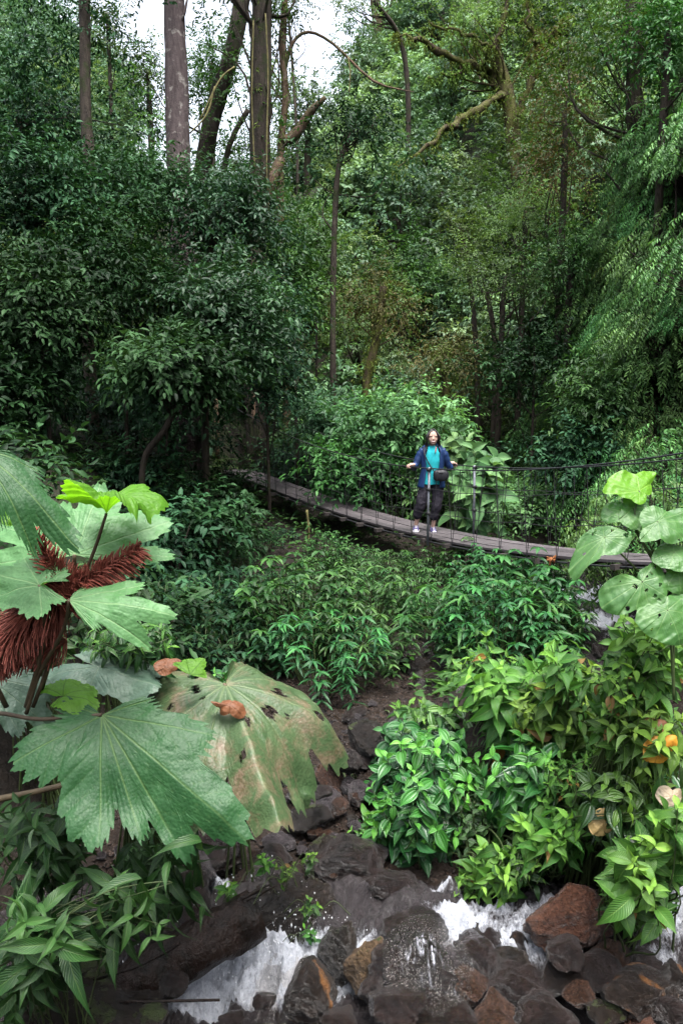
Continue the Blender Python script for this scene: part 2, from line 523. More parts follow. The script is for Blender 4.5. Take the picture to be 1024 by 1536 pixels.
def water_mat():
    m, nt, out = newmat('stream_water'); n = N(nt)
    at = n.n('ShaderNodeAttribute', attribute_name='leaf')
    sp = n.n('ShaderNodeSeparateColor'); n.l(at.outputs['Color'], sp.inputs[0])
    co = n.coord()
    mp = n.n('ShaderNodeMapping'); mp.inputs['Scale'].default_value = (1.6, .75, 1.0); n.l(co, mp.inputs[0])
    a = n.noise(7, 7, .72, mp.outputs[0], 1.6); f = n.noise(34, 6, .75, mp.outputs[0], 1.0); k = n.noise(110, 4, .75, co)
    v = n.math('ADD', n.math('ADD', n.math('MULTIPLY', a, .5), n.math('MULTIPLY', f, .35)), n.math('MULTIPLY', k, .15))
    fm = n.math('ADD', v, n.math('MULTIPLY_ADD', sp.outputs[0], 1.0, -1.10))
    fm = n.ramp(fm, -.02, .20)
    water = n.prin(n.mix(n.ramp(a, .3, .7), (.012, .010, .011), (.034, .028, .029)), .05, n.bump(n.math('ADD', a, n.math('MULTIPLY', f, .5)), .8, .05), .5)
    foamc = n.mix(n.ramp(f, .25, .7), (.26, .29, .36), (.74, .77, .82))
    foam = n.prin(foamc, .5, n.bump(n.math('ADD', f, n.math('MULTIPLY', k, .5)), .9, .03), .4)
    mx = n.n('ShaderNodeMixShader'); n.l(fm, mx.inputs[0]); n.l(water.outputs[0], mx.inputs[1]); n.l(foam.outputs[0], mx.inputs[2])
    n.l(mx.outputs[0], out.inputs[0]); return m


def film_mat():
    """thin water sheeting over rock: clear except for its white streaks"""
    m, nt, out = newmat('water_film'); n = N(nt)
    at = n.n('ShaderNodeAttribute', attribute_name='leaf')
    sp = n.n('ShaderNodeSeparateColor'); n.l(at.outputs['Color'], sp.inputs[0])
    co = n.coord()
    mp = n.n('ShaderNodeMapping'); mp.inputs['Scale'].default_value = (24, 5, 4); n.l(co, mp.inputs[0])
    a = n.noise(1, 6, .7, mp.outputs[0], .9); f = n.noise(60, 4, .7, co)
    k = n.ramp(n.math('ADD', n.math('ADD', n.math('MULTIPLY', a, .95), n.math('MULTIPLY', f, .1)), n.math('MULTIPLY_ADD', sp.outputs[0], .55, -.5)), .40, .66)
    foam = n.prin(n.mix(f, (.42, .45, .54), (.85, .87, .92)), .35, n.bump(n.math('ADD', a, f), .8, .02), .5)
    gl = n.n('ShaderNodeBsdfGlossy'); gl.inputs['Roughness'].default_value = .08; n.l(n.bump(n.math('ADD', a, f), .9, .03), gl.inputs['Normal'])
    tr = n.n('ShaderNodeBsdfTransparent'); tr.inputs['Color'].default_value = (.9, .88, .86, 1)
    w = n.n('ShaderNodeMixShader'); w.inputs[0].default_value = .07; n.l(tr.outputs[0], w.inputs[1]); n.l(gl.outputs[0], w.inputs[2])
    mx = n.n('ShaderNodeMixShader'); n.l(n.math('MULTIPLY', k, .85), mx.inputs[0]); n.l(w.outputs[0], mx.inputs[1]); n.l(foam.outputs[0], mx.inputs[2])
    n.l(mx.outputs[0], out.inputs[0]); return m


def cloth_mat(name, c, rough=.8, fold=0.):
    m, nt, out = newmat(name); n = N(nt)
    co = n.coord()
    mp = n.n('ShaderNodeMapping'); mp.inputs['Scale'].default_value = (1, 1, .35); n.l(co, mp.inputs[0])
    a = n.noise(22, 4, .6, mp.outputs[0], .5)
    base = n.mix(n.ramp(a, .3, .7), tuple(v * .75 for v in c), tuple(v * 1.2 for v in c))
    b = n.prin(base, rough, n.bump(a, .8, .012), .3); n.l(b.outputs[0], out.inputs[0]); return m


def plank_mat():
    m, nt, out = newmat('weathered_planks'); n = N(nt)
    at = n.n('ShaderNodeAttribute', attribute_name='leaf')
    sp = n.n('ShaderNodeSeparateColor'); n.l(at.outputs['Color'], sp.inputs[0])
    co = n.coord()
    a = n.noise(9, 6, .7, co, .6); f = n.noise(50, 4, .7, co)
    base = n.mix(sp.outputs[0], (.05, .045, .048), (.115, .102, .108))
    base = n.mix(n.ramp(a, .35, .7), base, n.mix(1., base, (.5, .48, .48), 'MULTIPLY'))
    b = n.prin(base, n.math('MULTIPLY_ADD', a, .4, .35), n.bump(n.math('ADD', a, f), .6, .01), .4)
    n.l(b.outputs[0], out.inputs[0]); return m


MT = dict(
    soil=ground_mat(), water=water_mat(), plank=plank_mat(), film=film_mat(),
    bark_pale=bark_mat('pale_bark', (.042, .032, .032), (.09, .07, .07), None, 0, .55),
    bark_dark=bark_mat('dark_bark', (.018, .014, .011), (.05, .04, .03), (.03, .04, .012), .35),
    bark_brown=bark_mat('brown_bark', (.05, .032, .02), (.12, .08, .05), (.05, .06, .015), .45, .2),
    bark_moss=bark_mat('mossy_bark', (.03, .022, .014), (.07, .05, .03), (.085, .09, .02), .75),
    moss=leaf_mat('moss_tufts', (.06, .095, .016), (.12, .17, .035), (.12, .19, .04), .8, .2, spec=.1),
    wet_log=bark_mat('wet_log_bark', (.004, .003, .002), (.022, .013, .010), None, 0, 0, .3, 5),
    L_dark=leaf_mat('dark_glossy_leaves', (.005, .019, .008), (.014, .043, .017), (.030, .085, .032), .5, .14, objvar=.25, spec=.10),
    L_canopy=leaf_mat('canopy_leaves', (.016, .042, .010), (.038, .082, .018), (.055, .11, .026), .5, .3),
    L_mid=leaf_mat('mid_green_leaves', (.014, .050, .013), (.036, .10, .025), (.066, .155, .038), .5, .22),
    L_blue=leaf_mat('bluish_leaves', (.010, .036, .017), (.025, .07, .032), (.05, .125, .055), .45, .18),
    L_light=leaf_mat('light_green_leaves', (.035, .095, .032), (.08, .17, .06), (.13, .25, .09), .5, .28),
    L_yel=leaf_mat('yellowish_leaves', (.045, .085, .024), (.085, .145, .045), (.125, .19, .06), .5, .28),
    L_brown=leaf_mat('brownish_moss_leaves', (.05, .06, .022), (.09, .095, .038), (.095, .075, .03), .7, .22, spec=.15),
    H_mid=leaf_mat('hillside_leaves', (.04, .09, .045), (.085, .16, .08), (.125, .225, .11), .5, .22, spec=.3),  # hillside leaf colours paled to carry the whitish sheen of lit leaves
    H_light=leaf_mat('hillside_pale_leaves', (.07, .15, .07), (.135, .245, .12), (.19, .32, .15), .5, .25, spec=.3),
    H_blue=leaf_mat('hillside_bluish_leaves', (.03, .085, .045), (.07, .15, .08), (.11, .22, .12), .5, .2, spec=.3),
    L_wall=leaf_mat('bank_frond_leaves', (.035, .11, .03), (.075, .185, .05), (.12, .26, .07), .45, .22),
    L_finger=leaf_mat('fingered_leaves', (.010, .045, .012), (.028, .098, .024), (.055, .155, .035), .45, .2),
    L_fern=leaf_mat('fern_green', (.03, .075, .022), (.055, .125, .035), (.09, .16, .04), .5, .3),
    N_glossy=leaf_mat('glossy_shrub_leaves', (.012, .052, .014), (.032, .115, .026), (.13, .31, .035), .3, .2, 'parallel', objvar=.2, spec=.5),
    N_light=leaf_mat('bright_herb_leaves', (.03, .10, .018), (.075, .20, .032), (.19, .36, .05), .38, .28, 'feather', dead=.012, objvar=.2, spec=.35),
    N_dark=leaf_mat('long_dark_leaves', (.010, .040, .010), (.022, .072, .016), (.045, .12, .024), .4, .22, 'feather', objvar=.15, spec=.35),
    N_pale=leaf_mat('pale_broad_leaves', (.045, .115, .045), (.085, .18, .07), (.13, .23, .08), .4, .22, 'feather', objvar=.15),
    stem_green=plain_mat('green_stems', (.035, .055, .015), .6), stem_brown=plain_mat('brown_stems', (.05, .035, .02), .7),
    stem_red=plain_mat('reddish_stalks', (.075, .055, .03), .6, .5, 12),
    gun=blade_mat('ribbed_leaf_green', (.014, .056, .017), (.025, .084, .026), (.09, .155, .05), .5, .16, spec=.3),
    gun_pale=blade_mat('ribbed_leaf_pale', (.065, .165, .058), (.095, .22, .082), (.20, .32, .15), .48, .22, spec=.3),
    gun_back=blade_mat('ribbed_leaf_young_backlit', (.085, .21, .02), (.12, .27, .03), (.03, .08, .012), .5, .5),  # light through the blade put into this bright colour, shared by young leaves
    gun_old=blade_mat('ribbed_leaf_old', (.032, .066, .024), (.062, .10, .042), (.10, .14, .06), .5, .1, (.20, .135, .10), .8),
    gun_grey=blade_mat('ribbed_leaf_grey', (.05, .095, .065), (.08, .135, .09), (.13, .18, .12), .45, .1),
    heart=blade_mat('heart_leaf', (.045, .13, .036), (.075, .175, .045), (.13, .23, .08), .4, .28, bumpd=.002),
    heart_back=blade_mat('heart_leaf_backlit', (.11, .28, .022), (.14, .32, .03), (.2, .36, .06), .4, .42, bumpd=.002),  # brighter green carries the sky light shining through the top leaf
    red=plain_mat('red_flower_spike', (.25, .065, .042), .6, .4, 40),
    dead_br=blade_mat('dead_leaf_brown', (.11, .04, .018), (.19, .078, .034), (.08, .03, .012), .55, .1), dead_or=blade_mat('dead_leaf_orange', (.48, .20, .02), (.60, .32, .04), (.35, .14, .02), .5, .2),
    dead_tan=blade_mat('dead_leaf_tan', (.38, .25, .09), (.50, .36, .15), (.28, .17, .06), .55, .15), dead_wh=blade_mat('dead_leaf_pale', (.34, .27, .18), (.46, .39, .28), (.25, .18, .1), .6, .1),
    rock_wet=rock_mat('wet_dark_rock', (.004, .003, .003), (.026, .016, .014), 0., (.08, .3)),
    rock_moss=rock_mat('mossy_dark_rock', (.005, .004, .003), (.026, .019, .014), .3, (.06, .3)),
    rock_brown=rock_mat('reddish_brown_rock', (.045, .020, .013), (.11, .055, .036), .0, (.12, .35), scale=5),
    rock_rust=rock_mat('rusty_wet_rock', (.022, .012, .008), (.075, .042, .028), 0., (.06, .28), scale=6),
    rock_tan=rock_mat('tan_rock', (.06, .04, .02), (.13, .085, .045), .3, (.4, .7), scale=6, wet=.1),
    rock_patch=rock_mat('patched_rock', (.008, .006, .005), (.034, .025, .02), 0., (.06, .25), (.20, .09, .03), 5),
    rock_grey=rock_mat('wet_grey_stone', (.026, .024, .027), (.085, .078, .085), 0., (.05, .3), scale=7),
    pebble=rock_mat('bed_pebbles', (.018, .013, .011), (.105, .075, .06), 0., (.08, .45), scale=9),
    cable=plain_mat('steel_cable', (.04, .042, .045), .5, .3, 60, .6), wire=plain_mat('dark_wire', (.022, .022, .024), .6, .3, 60, .3),
    post=plain_mat('galvanised_post', (.15, .16, .18), .45, .2, 25, .35), beam=plain_mat('dark_beam', (.03, .025, .023), .7),
    rope=plain_mat('orange_rope', (.32, .12, .04), .8),
    skin=plain_mat('skin', (.42, .265, .21), .5, .05, 20, bump=.05), hair=plain_mat('black_hair', (.008, .007, .007), .42, .3, 80, bump=.6),
    jacket=cloth_mat('blue_jacket', (.012, .032, .10), .5), shirt=cloth_mat('turquoise_shirt', (.01, .30, .34)), trouser=cloth_mat('charcoal_trousers', (.013, .011, .018)),
    bag=cloth_mat('black_bag', (.013, .013, .017), .5), shoe=cloth_mat('purple_shoes', (.07, .06, .16), .6), sole=plain_mat('shoe_sole', (.62, .60, .64), .6, .1),
    lip=plain_mat('lips', (.42, .12, .12), .4, .05), teeth=plain_mat('teeth', (.6, .57, .53), .3, .02), eye=plain_mat('dark_eyes', (.02, .014, .012), .3, .05),
    lining=cloth_mat('red_lining', (.35, .03, .02)), foam=plain_mat('white_water', (.85, .88, .92), .4, .03),
    vine=plain_mat('hanging_vine', (.10, .09, .03), .8, .5, 8),
)
# ------------------------------------------------------------------ light and sky
world = bpy.data.worlds.new('World'); scene.world = world; world.use_nodes = True
wn = world.node_tree; wn.nodes.clear()
SUN_EL, SUN_AZ = math.radians(74), math.radians(150)
sky = wn.nodes.new('ShaderNodeTexSky'); sky.sky_type = 'NISHITA'; sky.sun_disc = False
sky.sun_elevation = SUN_EL; sky.sun_rotation = SUN_AZ; sky.dust_density = 6; sky.air_density = 1.0; sky.ozone_density = .6
hsv = wn.nodes.new('ShaderNodeHueSaturation'); hsv.inputs['Saturation'].default_value = .45
bg = wn.nodes.new('ShaderNodeBackground'); bg.inputs['Strength'].default_value = .15
wo = wn.nodes.new('ShaderNodeOutputWorld')
wn.links.new(sky.outputs[0], hsv.inputs['Color']); wn.links.new(hsv.outputs[0], bg.inputs['Color']); wn.links.new(bg.outputs[0], wo.inputs[0])
sd = bpy.data.lights.new('sun', 'SUN'); sd.energy = 1.1; sd.angle = math.radians(35); sd.color = (1, .99, .97)
so = bpy.data.objects.new('sun', sd); COL.objects.link(so)
dv = Vector((math.sin(SUN_AZ) * math.cos(SUN_EL), math.cos(SUN_AZ) * math.cos(SUN_EL), math.sin(SUN_EL)))
so.rotation_euler = dv.to_track_quat('Z', 'Y').to_euler(); so.location = (0, 0, 60)
vs = scene.view_settings
scene.display_settings.display_device = 'sRGB'
vs.view_transform = 'Standard'; vs.look = 'None'; vs.exposure = EXPOSURE; vs.gamma = 1
cy = scene.cycles
cy.max_bounces = 5; cy.diffuse_bounces = 0; cy.glossy_bounces = 2; cy.transmission_bounces = 3; cy.transparent_max_bounces = 4
cy.sample_clamp_indirect = 6; cy.caustics_reflective = False; cy.caustics_refractive = False
cy.use_denoising = True

# ------------------------------------------------------------------ ground: one sheet, fine near the stream, coarse far off
gx = np.concatenate([np.arange(-140, -30, 8.), np.arange(-30, -8, 1.), np.arange(-8, -2.4, .25), np.arange(-2.4, 3.2, .05), np.arange(3.2, 9, .25), np.arange(9, 30, 1.), np.arange(30, 141, 8.)])
gy = np.concatenate([np.arange(-60, -6, 4.), np.arange(-6, 3, .4), np.arange(3, 8.5, .05), np.arange(8.5, 26, .3), np.arange(26, 60, 1.), np.arange(60, 161, 8.)])
X, Y = np.meshgrid(gx, gy); Z = hgt(X, Y)
fine = .03 * (RS.uniform(-1, 1, Z.shape)) * ((X > -2.4) & (X < 3.2) & (Y > 3) & (Y < 8.5))
mb = MB()
nx = len(gx); I = np.arange(len(gy) - 1)[:, None] * nx; J = np.arange(nx - 1)[None]
mb.add(np.stack([X, Y, Z + fine], -1).reshape(-1, 3), np.stack([I + J, I + J + 1, I + nx + J + 1, I + nx + J], -1).reshape(-1, 4))
g = part('ground', mb, MT['soil']); g['kind'] = 'structure'

# ------------------------------------------------------------------ stream: fast water dropping through the boulders
FOAM = []          # (x, y, radius x, radius y, strength)
for px, py, rx, ry, st in [(300, 1510, .45, .22, 1.0), (430, 1480, .45, .2, 1.0), (520, 1500, .28, .26, .85), (250, 1560, .6, .2, 1.0), (560, 1545, .5, .18, .75), (330, 1362, .10, .12, .9), (405, 1535, .5, .2, .9),
                           (220, 1420, .2, .2, .5), (190, 1400, .15, .2, .5), (655, 1385, .16, .10, .9), (640, 1460, .14, .26, .62), (690, 1480, .28, .24, .84), (780, 1490, .3, .24, .80), (620, 1510, .3, .2, .85), (850, 1470, .3, .25, .8), (930, 1480, .3, .2, .8), (800, 1440, .2, .2, .75), (720, 1530, .3, .12, .7), (1005, 1450, .22, .18, .85), (900, 1525, .3, .12, .6),
                           (980, 1535, .25, .12, .7), (1030, 1400, .2, .2, .8), (740, 1430, .22, .16, .82), (600, 1350, .3, .2, .5), (520, 1320, .25, .2, .45), (690, 1400, .2, .12, .6), (1000, 1480, .25, .2, .7), (900, 925, .9, .4, 1.0), (905, 955, .6, .5, .85), (930, 980, .6, .6, .6), (850, 920, .5, .3, .6), (740, 920, .25, .2, .5)]:
    q, _ = G(px, py, 2.5, 30)
    FOAM.append((q[0], q[1], rx, ry, st))


def level(x, y):
    w = np.interp(y, [2.0, 3.0, 3.9, 4.25, 4.6, 5.0, 5.4, 8.0, 10.5, 14, 20], [-.20, -.16, -.12, -.05, .10, .20, .24, .38, .58, .72, .85])
    return w + (.13 * sm(3.8, 4.1, y) + .04 * sm(3.6, 3.9, y)) * sm(.05, .4, x) * (1 - sm(4.6, 5, y))


sx = np.concatenate([np.arange(-3.2, -1.3, .06), np.arange(-1.3, 2.4, .014), np.arange(2.4, 6, .08)]); sy = np.concatenate([np.arange(2.2, 3.7, .06), np.arange(3.7, 5.1, .014), np.arange(5.1, 14, .08)])
X, Y = np.meshgrid(sx, sy)
fo = np.zeros_like(X)
for fx, fy, rx, ry, st in FOAM:
    fo = np.maximum(fo, st * np.exp(-(((X - fx) / rx) ** 2 + ((Y - fy) / ry) ** 2) ** 1.3))
Zw = level(X, Y) + .03 * wob(X, Y, .5, 21) + .015 * wob(X, Y, .17, 22)
tb = np.array([mnoise.turbulence(Vector((x * 5, y * 5, 0)), 4, False, noise_basis='PERLIN_ORIGINAL') for x, y in zip(X.ravel(), Y.ravel())]).reshape(X.shape)
tb2 = np.array([mnoise.turbulence(Vector((x * 16, y * 11, 4)), 3, False, noise_basis='PERLIN_ORIGINAL') for x, y in zip(X.ravel(), Y.ravel())]).reshape(X.shape)
Zw = Zw + fo * (.15 * tb + .06 * tb2 - .06) + .03 * (tb - .4) + .05 * fo * (RS.uniform(0, 1, X.shape) ** 6)
# the left hand creek bed above the falls lies dry
dry = sm(4.9, 5.3, Y) * (1 - sm(.9, 1.6, X - .12 * (Y - 5.2)))
Zw = Zw - .6 * dry * (1 - np.minimum(1, fo * 1.5))
nx = len(sx); I = np.arange(len(sy) - 1)[:, None] * nx; J = np.arange(nx - 1)[None]
mb = MB(); A = np.zeros((X.size, 4)); A[:, 0] = fo.ravel()
mb.add(np.stack([X, Y, Zw], -1).reshape(-1, 3), np.stack([I + J, I + J + 1, I + nx + J + 1, I + nx + J], -1).reshape(-1, 4), None, A)
w = part('stream', mb, MT['water']); w['kind'] = 'structure'

# flying drops of white water over the falls
mb = MB()
OC = np.array([[1, 0, 0], [-1, 0, 0], [0, 1, 0], [0, -1, 0], [0, 0, 1], [0, 0, -1.]])
OT = np.array([[0, 2, 4], [2, 1, 4], [1, 3, 4], [3, 0, 4], [2, 0, 5], [1, 2, 5], [3, 1, 5], [0, 3, 5]])
for px, py, n, sp, hh in [(300, 1480, 1300, .26, .2), (430, 1450, 1300, .2, .18), (520, 1480, 500, .14, .16), (240, 1510, 500, .2, .12), (330, 1365, 40, .05, .08), (655, 1385, 40, .08, .06), (1000, 1450, 50, .12, .08), (600, 1430, 60, .2, .1)]:
    q, _ = G(px, py)
    c = q + np.stack([RS.normal(0, sp, n), RS.normal(0, .1, n), .03 + hh * RS.exponential(.45, n)], -1)
    r = .0008 + .0042 * RS.uniform(0, 1, n) ** 3
    st = np.stack([r, r, r * RS.uniform(1, 4, n)], -1)
    V = c[:, None] + OC[None] * st[:, None]
    mb.add(V.reshape(-1, 3), None, (np.arange(n)[:, None, None] * 6 + OT[None]).reshape(-1, 3))
sp_ = part('water_spray', mb, MT['foam']); sp_['kind'] = 'stuff'; sp_['label'] = 'fine white drops thrown up where the stream falls'; sp_['category'] = 'spray'

# ------------------------------------------------------------------ rocks
_ico = {}
ROCKS = []


def ico(sub):
    if sub not in _ico:
        bm = bmesh.new(); bmesh.ops.create_icosphere(bm, subdivisions=sub, radius=1)
        _ico[sub] = (np.array([v.co[:] for v in bm.verts]), np.array([[v.index for v in f.verts] for f in bm.faces])); bm.free()
    return _ico[sub]


def rock_verts(r, seed, sub=4, cuts=9, rough=.10, sharp=.86):
    V, F = ico(sub); V = V.copy(); rs = np.random.RandomState(seed)
    for k in range(cuts):
        d = nrm(rs.normal(0, 1, 3)); o = rs.uniform(.45, .85)
        s = V @ d - o; V = V - np.where(s > 0, s * sharp, 0)[:, None] * d
    o = Vector(rs.uniform(-50, 50, 3))
    n1 = np.array([mnoise.fractal(Vector(v) * 1.5 + o, .7, 2.1, 7) for v in V]); n2 = np.array([mnoise.noise(Vector(v) * 9 + o) for v in V])
    V = V * (1 + rough * 1.1 * n1 + rough * .2 * n2)[:, None]
    return V * np.asarray(r), F


def rock(px, py, wpx, hpx, mat, label, seed, d=None, name='boulder', depth=1.0, yaw=0, roll=0, sub=5, cuts=11, rough=.16, sink=.35, group=None, cat='boulder'):
    """px,py: where the middle of the stone shows; wpx,hpx its size in the photo"""
    if d is None:
        q, d = G(px, py + hpx * .35)
        d -= M(wpx, d) * .2
    c = P(px, py, d); rx = M(wpx, d) / 2; rz = M(hpx, d) / 2 * 1.06; ry = rx * depth
    V, F = rock_verts((1, 1, 1), seed, sub, cuts, rough)
    Rm = np.array(Matrix.Rotation(yaw, 3, 'Z')) ; 
    V = V @ Rm.T
    V = V / (np.abs(V).max(0)) * [rx, ry, rz]
    if roll: V = V @ np.array(Matrix.Rotation(roll, 3, 'Y')).T
    mb = MB(); mb.add(V + c, None, F)
    ROCKS.append((V + c, F))
    base = np.array([c[0], c[1], c[2] - rz])
    return solo(name, mb, MT[mat], label, cat, base, group)


rock(842, 1384, 160, 104, 'rock_brown', 'big reddish brown boulder under the bushes at the right of the stream', 3, depth=.7, cuts=12, d=4.72)
rock(850, 1432, 66, 40, 'rock_wet', 'wet dark stone leaning on the front of the reddish brown boulder', 8, d=4.42)
rock(940, 1395, 90, 80, 'rock_wet', 'wet dark boulder to the right of the reddish brown one, hung over by leaves', 14, d=4.9)
rock(622, 1415, 120, 90, 'rock_wet', 'wide wet boulder with water running over its rounded top beside the white falls', 21, d=4.75, cuts=7)
rock(640, 1475, 130, 110, 'rock_wet', 'largest wet rock face at the bottom edge, streaked by running water', 5, d=4.5, cuts=8, depth=.8)
rock(461, 1490, 92, 96, 'rock_patch', 'rounded wet rock with an ochre patch standing in the white water', 33, d=4.35, cuts=5)
rock(546, 1452, 80, 86, 'rock_tan', 'dry tan rock with green moss wedged behind the wet boulder', 41, d=4.6, cuts=14)
rock(503, 1425, 66, 92, 'rock_moss', 'dark mossy slab standing upright behind the patched rock', 44, d=4.75, cuts=12)
rock(430, 1395, 170, 200, 'rock_moss', 'tall dark sloping rock with seedlings growing on it above the falls', 52, d=5.15, cuts=8, depth=.8)
rock(300, 1310, 66, 66, 'rock_grey', 'smooth grey wet stone behind the fallen log', 61, d=5.2)
rock(265, 1365, 130, 110, 'rock_wet', 'dark wet boulder just behind the upper side of the log', 66, d=5.0)
rock(255, 1480, 60, 50, 'rock_wet', 'small black rock under the lower end of the log', 67, d=4.4)
rock(836, 1452, 62, 88, 'rock_patch', 'wedge shaped brown stone tilted on its point among the wet rocks', 71, d=4.45, cuts=16, rough=.05, roll=.5)
rock(893, 1462, 84, 56, 'rock_wet', 'angular dark stone with a flat lit side to the right of the wedge stone', 77, d=4.4, cuts=16, rough=.05)
rock(955, 1492, 120, 50, 'rock_patch', 'low brownish mossy rock at the lower right, with a dark end', 79, d=4.3)
rock(725, 1452, 110, 70, 'rock_wet', 'low wet rock in the middle of the rapid under the hanging leaves', 82, d=4.6)
rock(770, 1490, 120, 60, 'rock_wet', 'flat water-washed rock left of the wedge stone', 84, d=4.42)
rock(700, 1405, 50, 50, 'rock_moss', 'small dark stone with a mossy top by the little fall', 86, d=4.85)
rock(590, 1505, 110, 36, 'rock_wet', 'flat dark slab sticking out of the white water at the bottom', 88, d=4.2, cuts=14, roll=-.35)
rock(1010, 1480, 60, 80, 'rock_patch', 'brown stone cut by the right edge beside the white water', 92, d=4.4)
rock(830, 1535, 130, 60, 'rock_wet', 'dark wet stone cut by the bottom edge right of the middle', 93, d=4.15)
rock(960, 1550, 90, 44, 'rock_brown', 'small reddish stone in the water at the lower right corner', 94, d=4.15)
rock(120, 1530, 260, 70, 'rock_moss', 'black earthy rock at the lower left under the long dark leaves', 95, d=4.15)
rock(632, 995, 84, 74, 'rock_moss', 'mossy brown boulder with a flat top on the creek bank behind the bushes', 101, d=8.7, cuts=12)
rock(648, 1028, 60, 44, 'rock_moss', 'lower dark stone just below the flat topped mossy boulder', 102, d=8.2)
rock(700, 1045, 90, 50, 'rock_grey', 'grey flat stone half hidden behind the top of the glossy shrub', 103, d=7.4)
rock(552, 1112, 64, 66, 'rock_moss', 'brown pointed boulder on the creek bed beside the glossy shrub', 104, d=6.4, cuts=11)
rock(518, 1138, 56, 50, 'rock_wet', 'black broken stone touching the pointed brown boulder on the creek bed', 105, d=6.2)
rock(390, 1222, 52, 42, 'rock_wet', 'round black stone under the tip of the old drooping leaf', 106, d=5.5)
rock(484, 1190, 30, 26, 'rock_wet', 'small round black stone on the creek bed right of the old leaf tip', 107, d=5.7, cuts=4)
rock(520, 1300, 130, 80, 'rock_wet', 'dark wet slab that the creek slides over left of the glossy shrub', 108, d=5.5, cuts=7)
rock(585, 1330, 100, 60, 'rock_wet', 'wet dark rock in the shade at the foot of the glossy shrub', 109, d=5.3)
rock(910, 985, 80, 60, 'rock_wet', 'black rock in the upper stream below the white riffle', 110, d=9.2)
rock(820, 930, 70, 50, 'rock_wet', 'dark rock at the left edge of the upper stream', 111, d=9.9)
rock(330, 1265, 110, 60, 'rock_wet', 'flat black rock under the tips of the front ribbed leaf', 112, d=5.6)
rock(225, 1235, 90, 50, 'rock_moss', 'low brown rock in the shade under the ribbed leaves', 113, d=5.7)

for i, (px, py, wp, hp, mt, dd) in enumerate([(610, 1405, 60, 46, 'rock_rust', 4.85), (585, 1450, 70, 60, 'rock_wet', 4.55), (700, 1485, 80, 50, 'rock_rust', 4.4), (665, 1530, 120, 44, 'rock_wet', 4.2), (745, 1520, 90, 50, 'rock_rust', 4.22), (765, 1440, 60, 46, 'rock_moss', 4.6), (800, 1470, 50, 40, 'rock_grey', 4.5), (800, 1512, 66, 40, 'rock_wet', 4.3),
                                              (870, 1490, 60, 34, 'rock_rust', 4.32), (915, 1440, 70, 40, 'rock_rust', 4.6), (900, 1515, 70, 40, 'rock_moss', 4.22), (965, 1450, 60, 40, 'rock_wet', 4.6), (1000, 1520, 80, 44, 'rock_wet', 4.2), (680, 1440, 46, 36, 'rock_grey', 4.6), (560, 1490, 50, 40, 'rock_wet', 4.4), (735, 1405, 44, 30, 'rock_wet', 4.8),
                                              (505, 1528, 60, 30, 'rock_wet', 4.2), (395, 1500, 40, 26, 'rock_wet', 4.3), (345, 1530, 46, 24, 'rock_wet', 4.15), (780, 1420, 40, 34, 'rock_patch', 4.75)]):
    rock(px, py, wp, hp, mt, 'wet broken stone among its look-alikes in the rapid at the bottom of the picture', 400 + i, d=dd, name='stone', cat='stone', group='stones in the rapid', sub=4, cuts=14)
rk = np.random.RandomState(12)
for i in range(46):
    px, py = rk.uniform(395, 610), rk.uniform(1050, 1340)
    if px > 545 and py > 1160: px -= 110
    wp = rk.uniform(20, 58) * np.interp(py, [1050, 1340], [.75, 1.15])
    rock(px, py, wp, wp * rk.uniform(.55, .85), ('rock_grey', 'rock_wet', 'rock_moss', 'rock_rust', 'rock_grey')[i % 5], 'wet stone among its look-alikes in the gully left of the glossy shrub', 600 + i, name='stone', cat='stone', group='stones in the gully', sub=4, cuts=12, yaw=rk.uniform(0, 3))
# cobbles of the creek bed: eight shapes, each stone an object
protos = []
for k in range(8):
    V, F = rock_verts((1, RS.uniform(.7, 1), RS.uniform(.45, .75)), 300 + k, 3, 7, .08)
    mb = MB(); mb.add(V, None, F)
    protos.append(mb.mesh('cobble', MT['rock_grey'] if k in (1, 3, 5, 6) else MT['pebble']))
for k in range(290):
    px, py = RS.uniform(90, 620), RS.uniform(1045, 1330)
    if py < 1130 and px < 400: px = RS.uniform(420, 600)
    q, d = G(px, py)
    r = RS.uniform(.016, .055) * (1.6 if RS.uniform() < .2 else 1)
    o = bpy.data.objects.new('cobble', protos[k % 8]); COL.objects.link(o)
    o.location = Vector([float(v) for v in (q + [0, 0, r * .15])]); o.scale = (r, r, r); o.rotation_euler = (RS.uniform(-.4, .4), RS.uniform(-.4, .4), RS.uniform(0, 6.28))
    o['label'] = 'small wet cobble among its look-alikes on the dark creek bed'; o['category'] = 'cobble'; o['group'] = 'cobbles on the creek bed'
# gravel between them
V, F = rock_verts((1, .8, .55), 333, 1, 4, .1)
n = 14000; px = RS.uniform(60, 640, n); ok = []
mb = MB(); a = RS.uniform(0, 6.28, n); r = .006 + .022 * RS.uniform(0, 1, n) ** 2
x = RS.uniform(-1.9, .9, n); y = RS.uniform(4.9, 9.2, n); z = hgt(x, y) + r * .2
c, s_ = np.cos(a)[:, None], np.sin(a)[:, None]
VV = np.stack([V[None, :, 0] * c - V[None, :, 1] * s_, V[None, :, 0] * s_ + V[None, :, 1] * c, np.repeat(V[None, :, 2], n, 0)], -1) * r[:, None, None] + np.stack([x, y, z], -1)[:, None]
mb.add(VV.reshape(-1, 3), None, (np.arange(n)[:, None, None] * len(V) + F[None]).reshape(-1, 3))
o = part('gravel', mb, MT['pebble']); o['kind'] = 'stuff'; o['label'] = 'fine dark gravel covering the creek bed'; o['category'] = 'gravel'

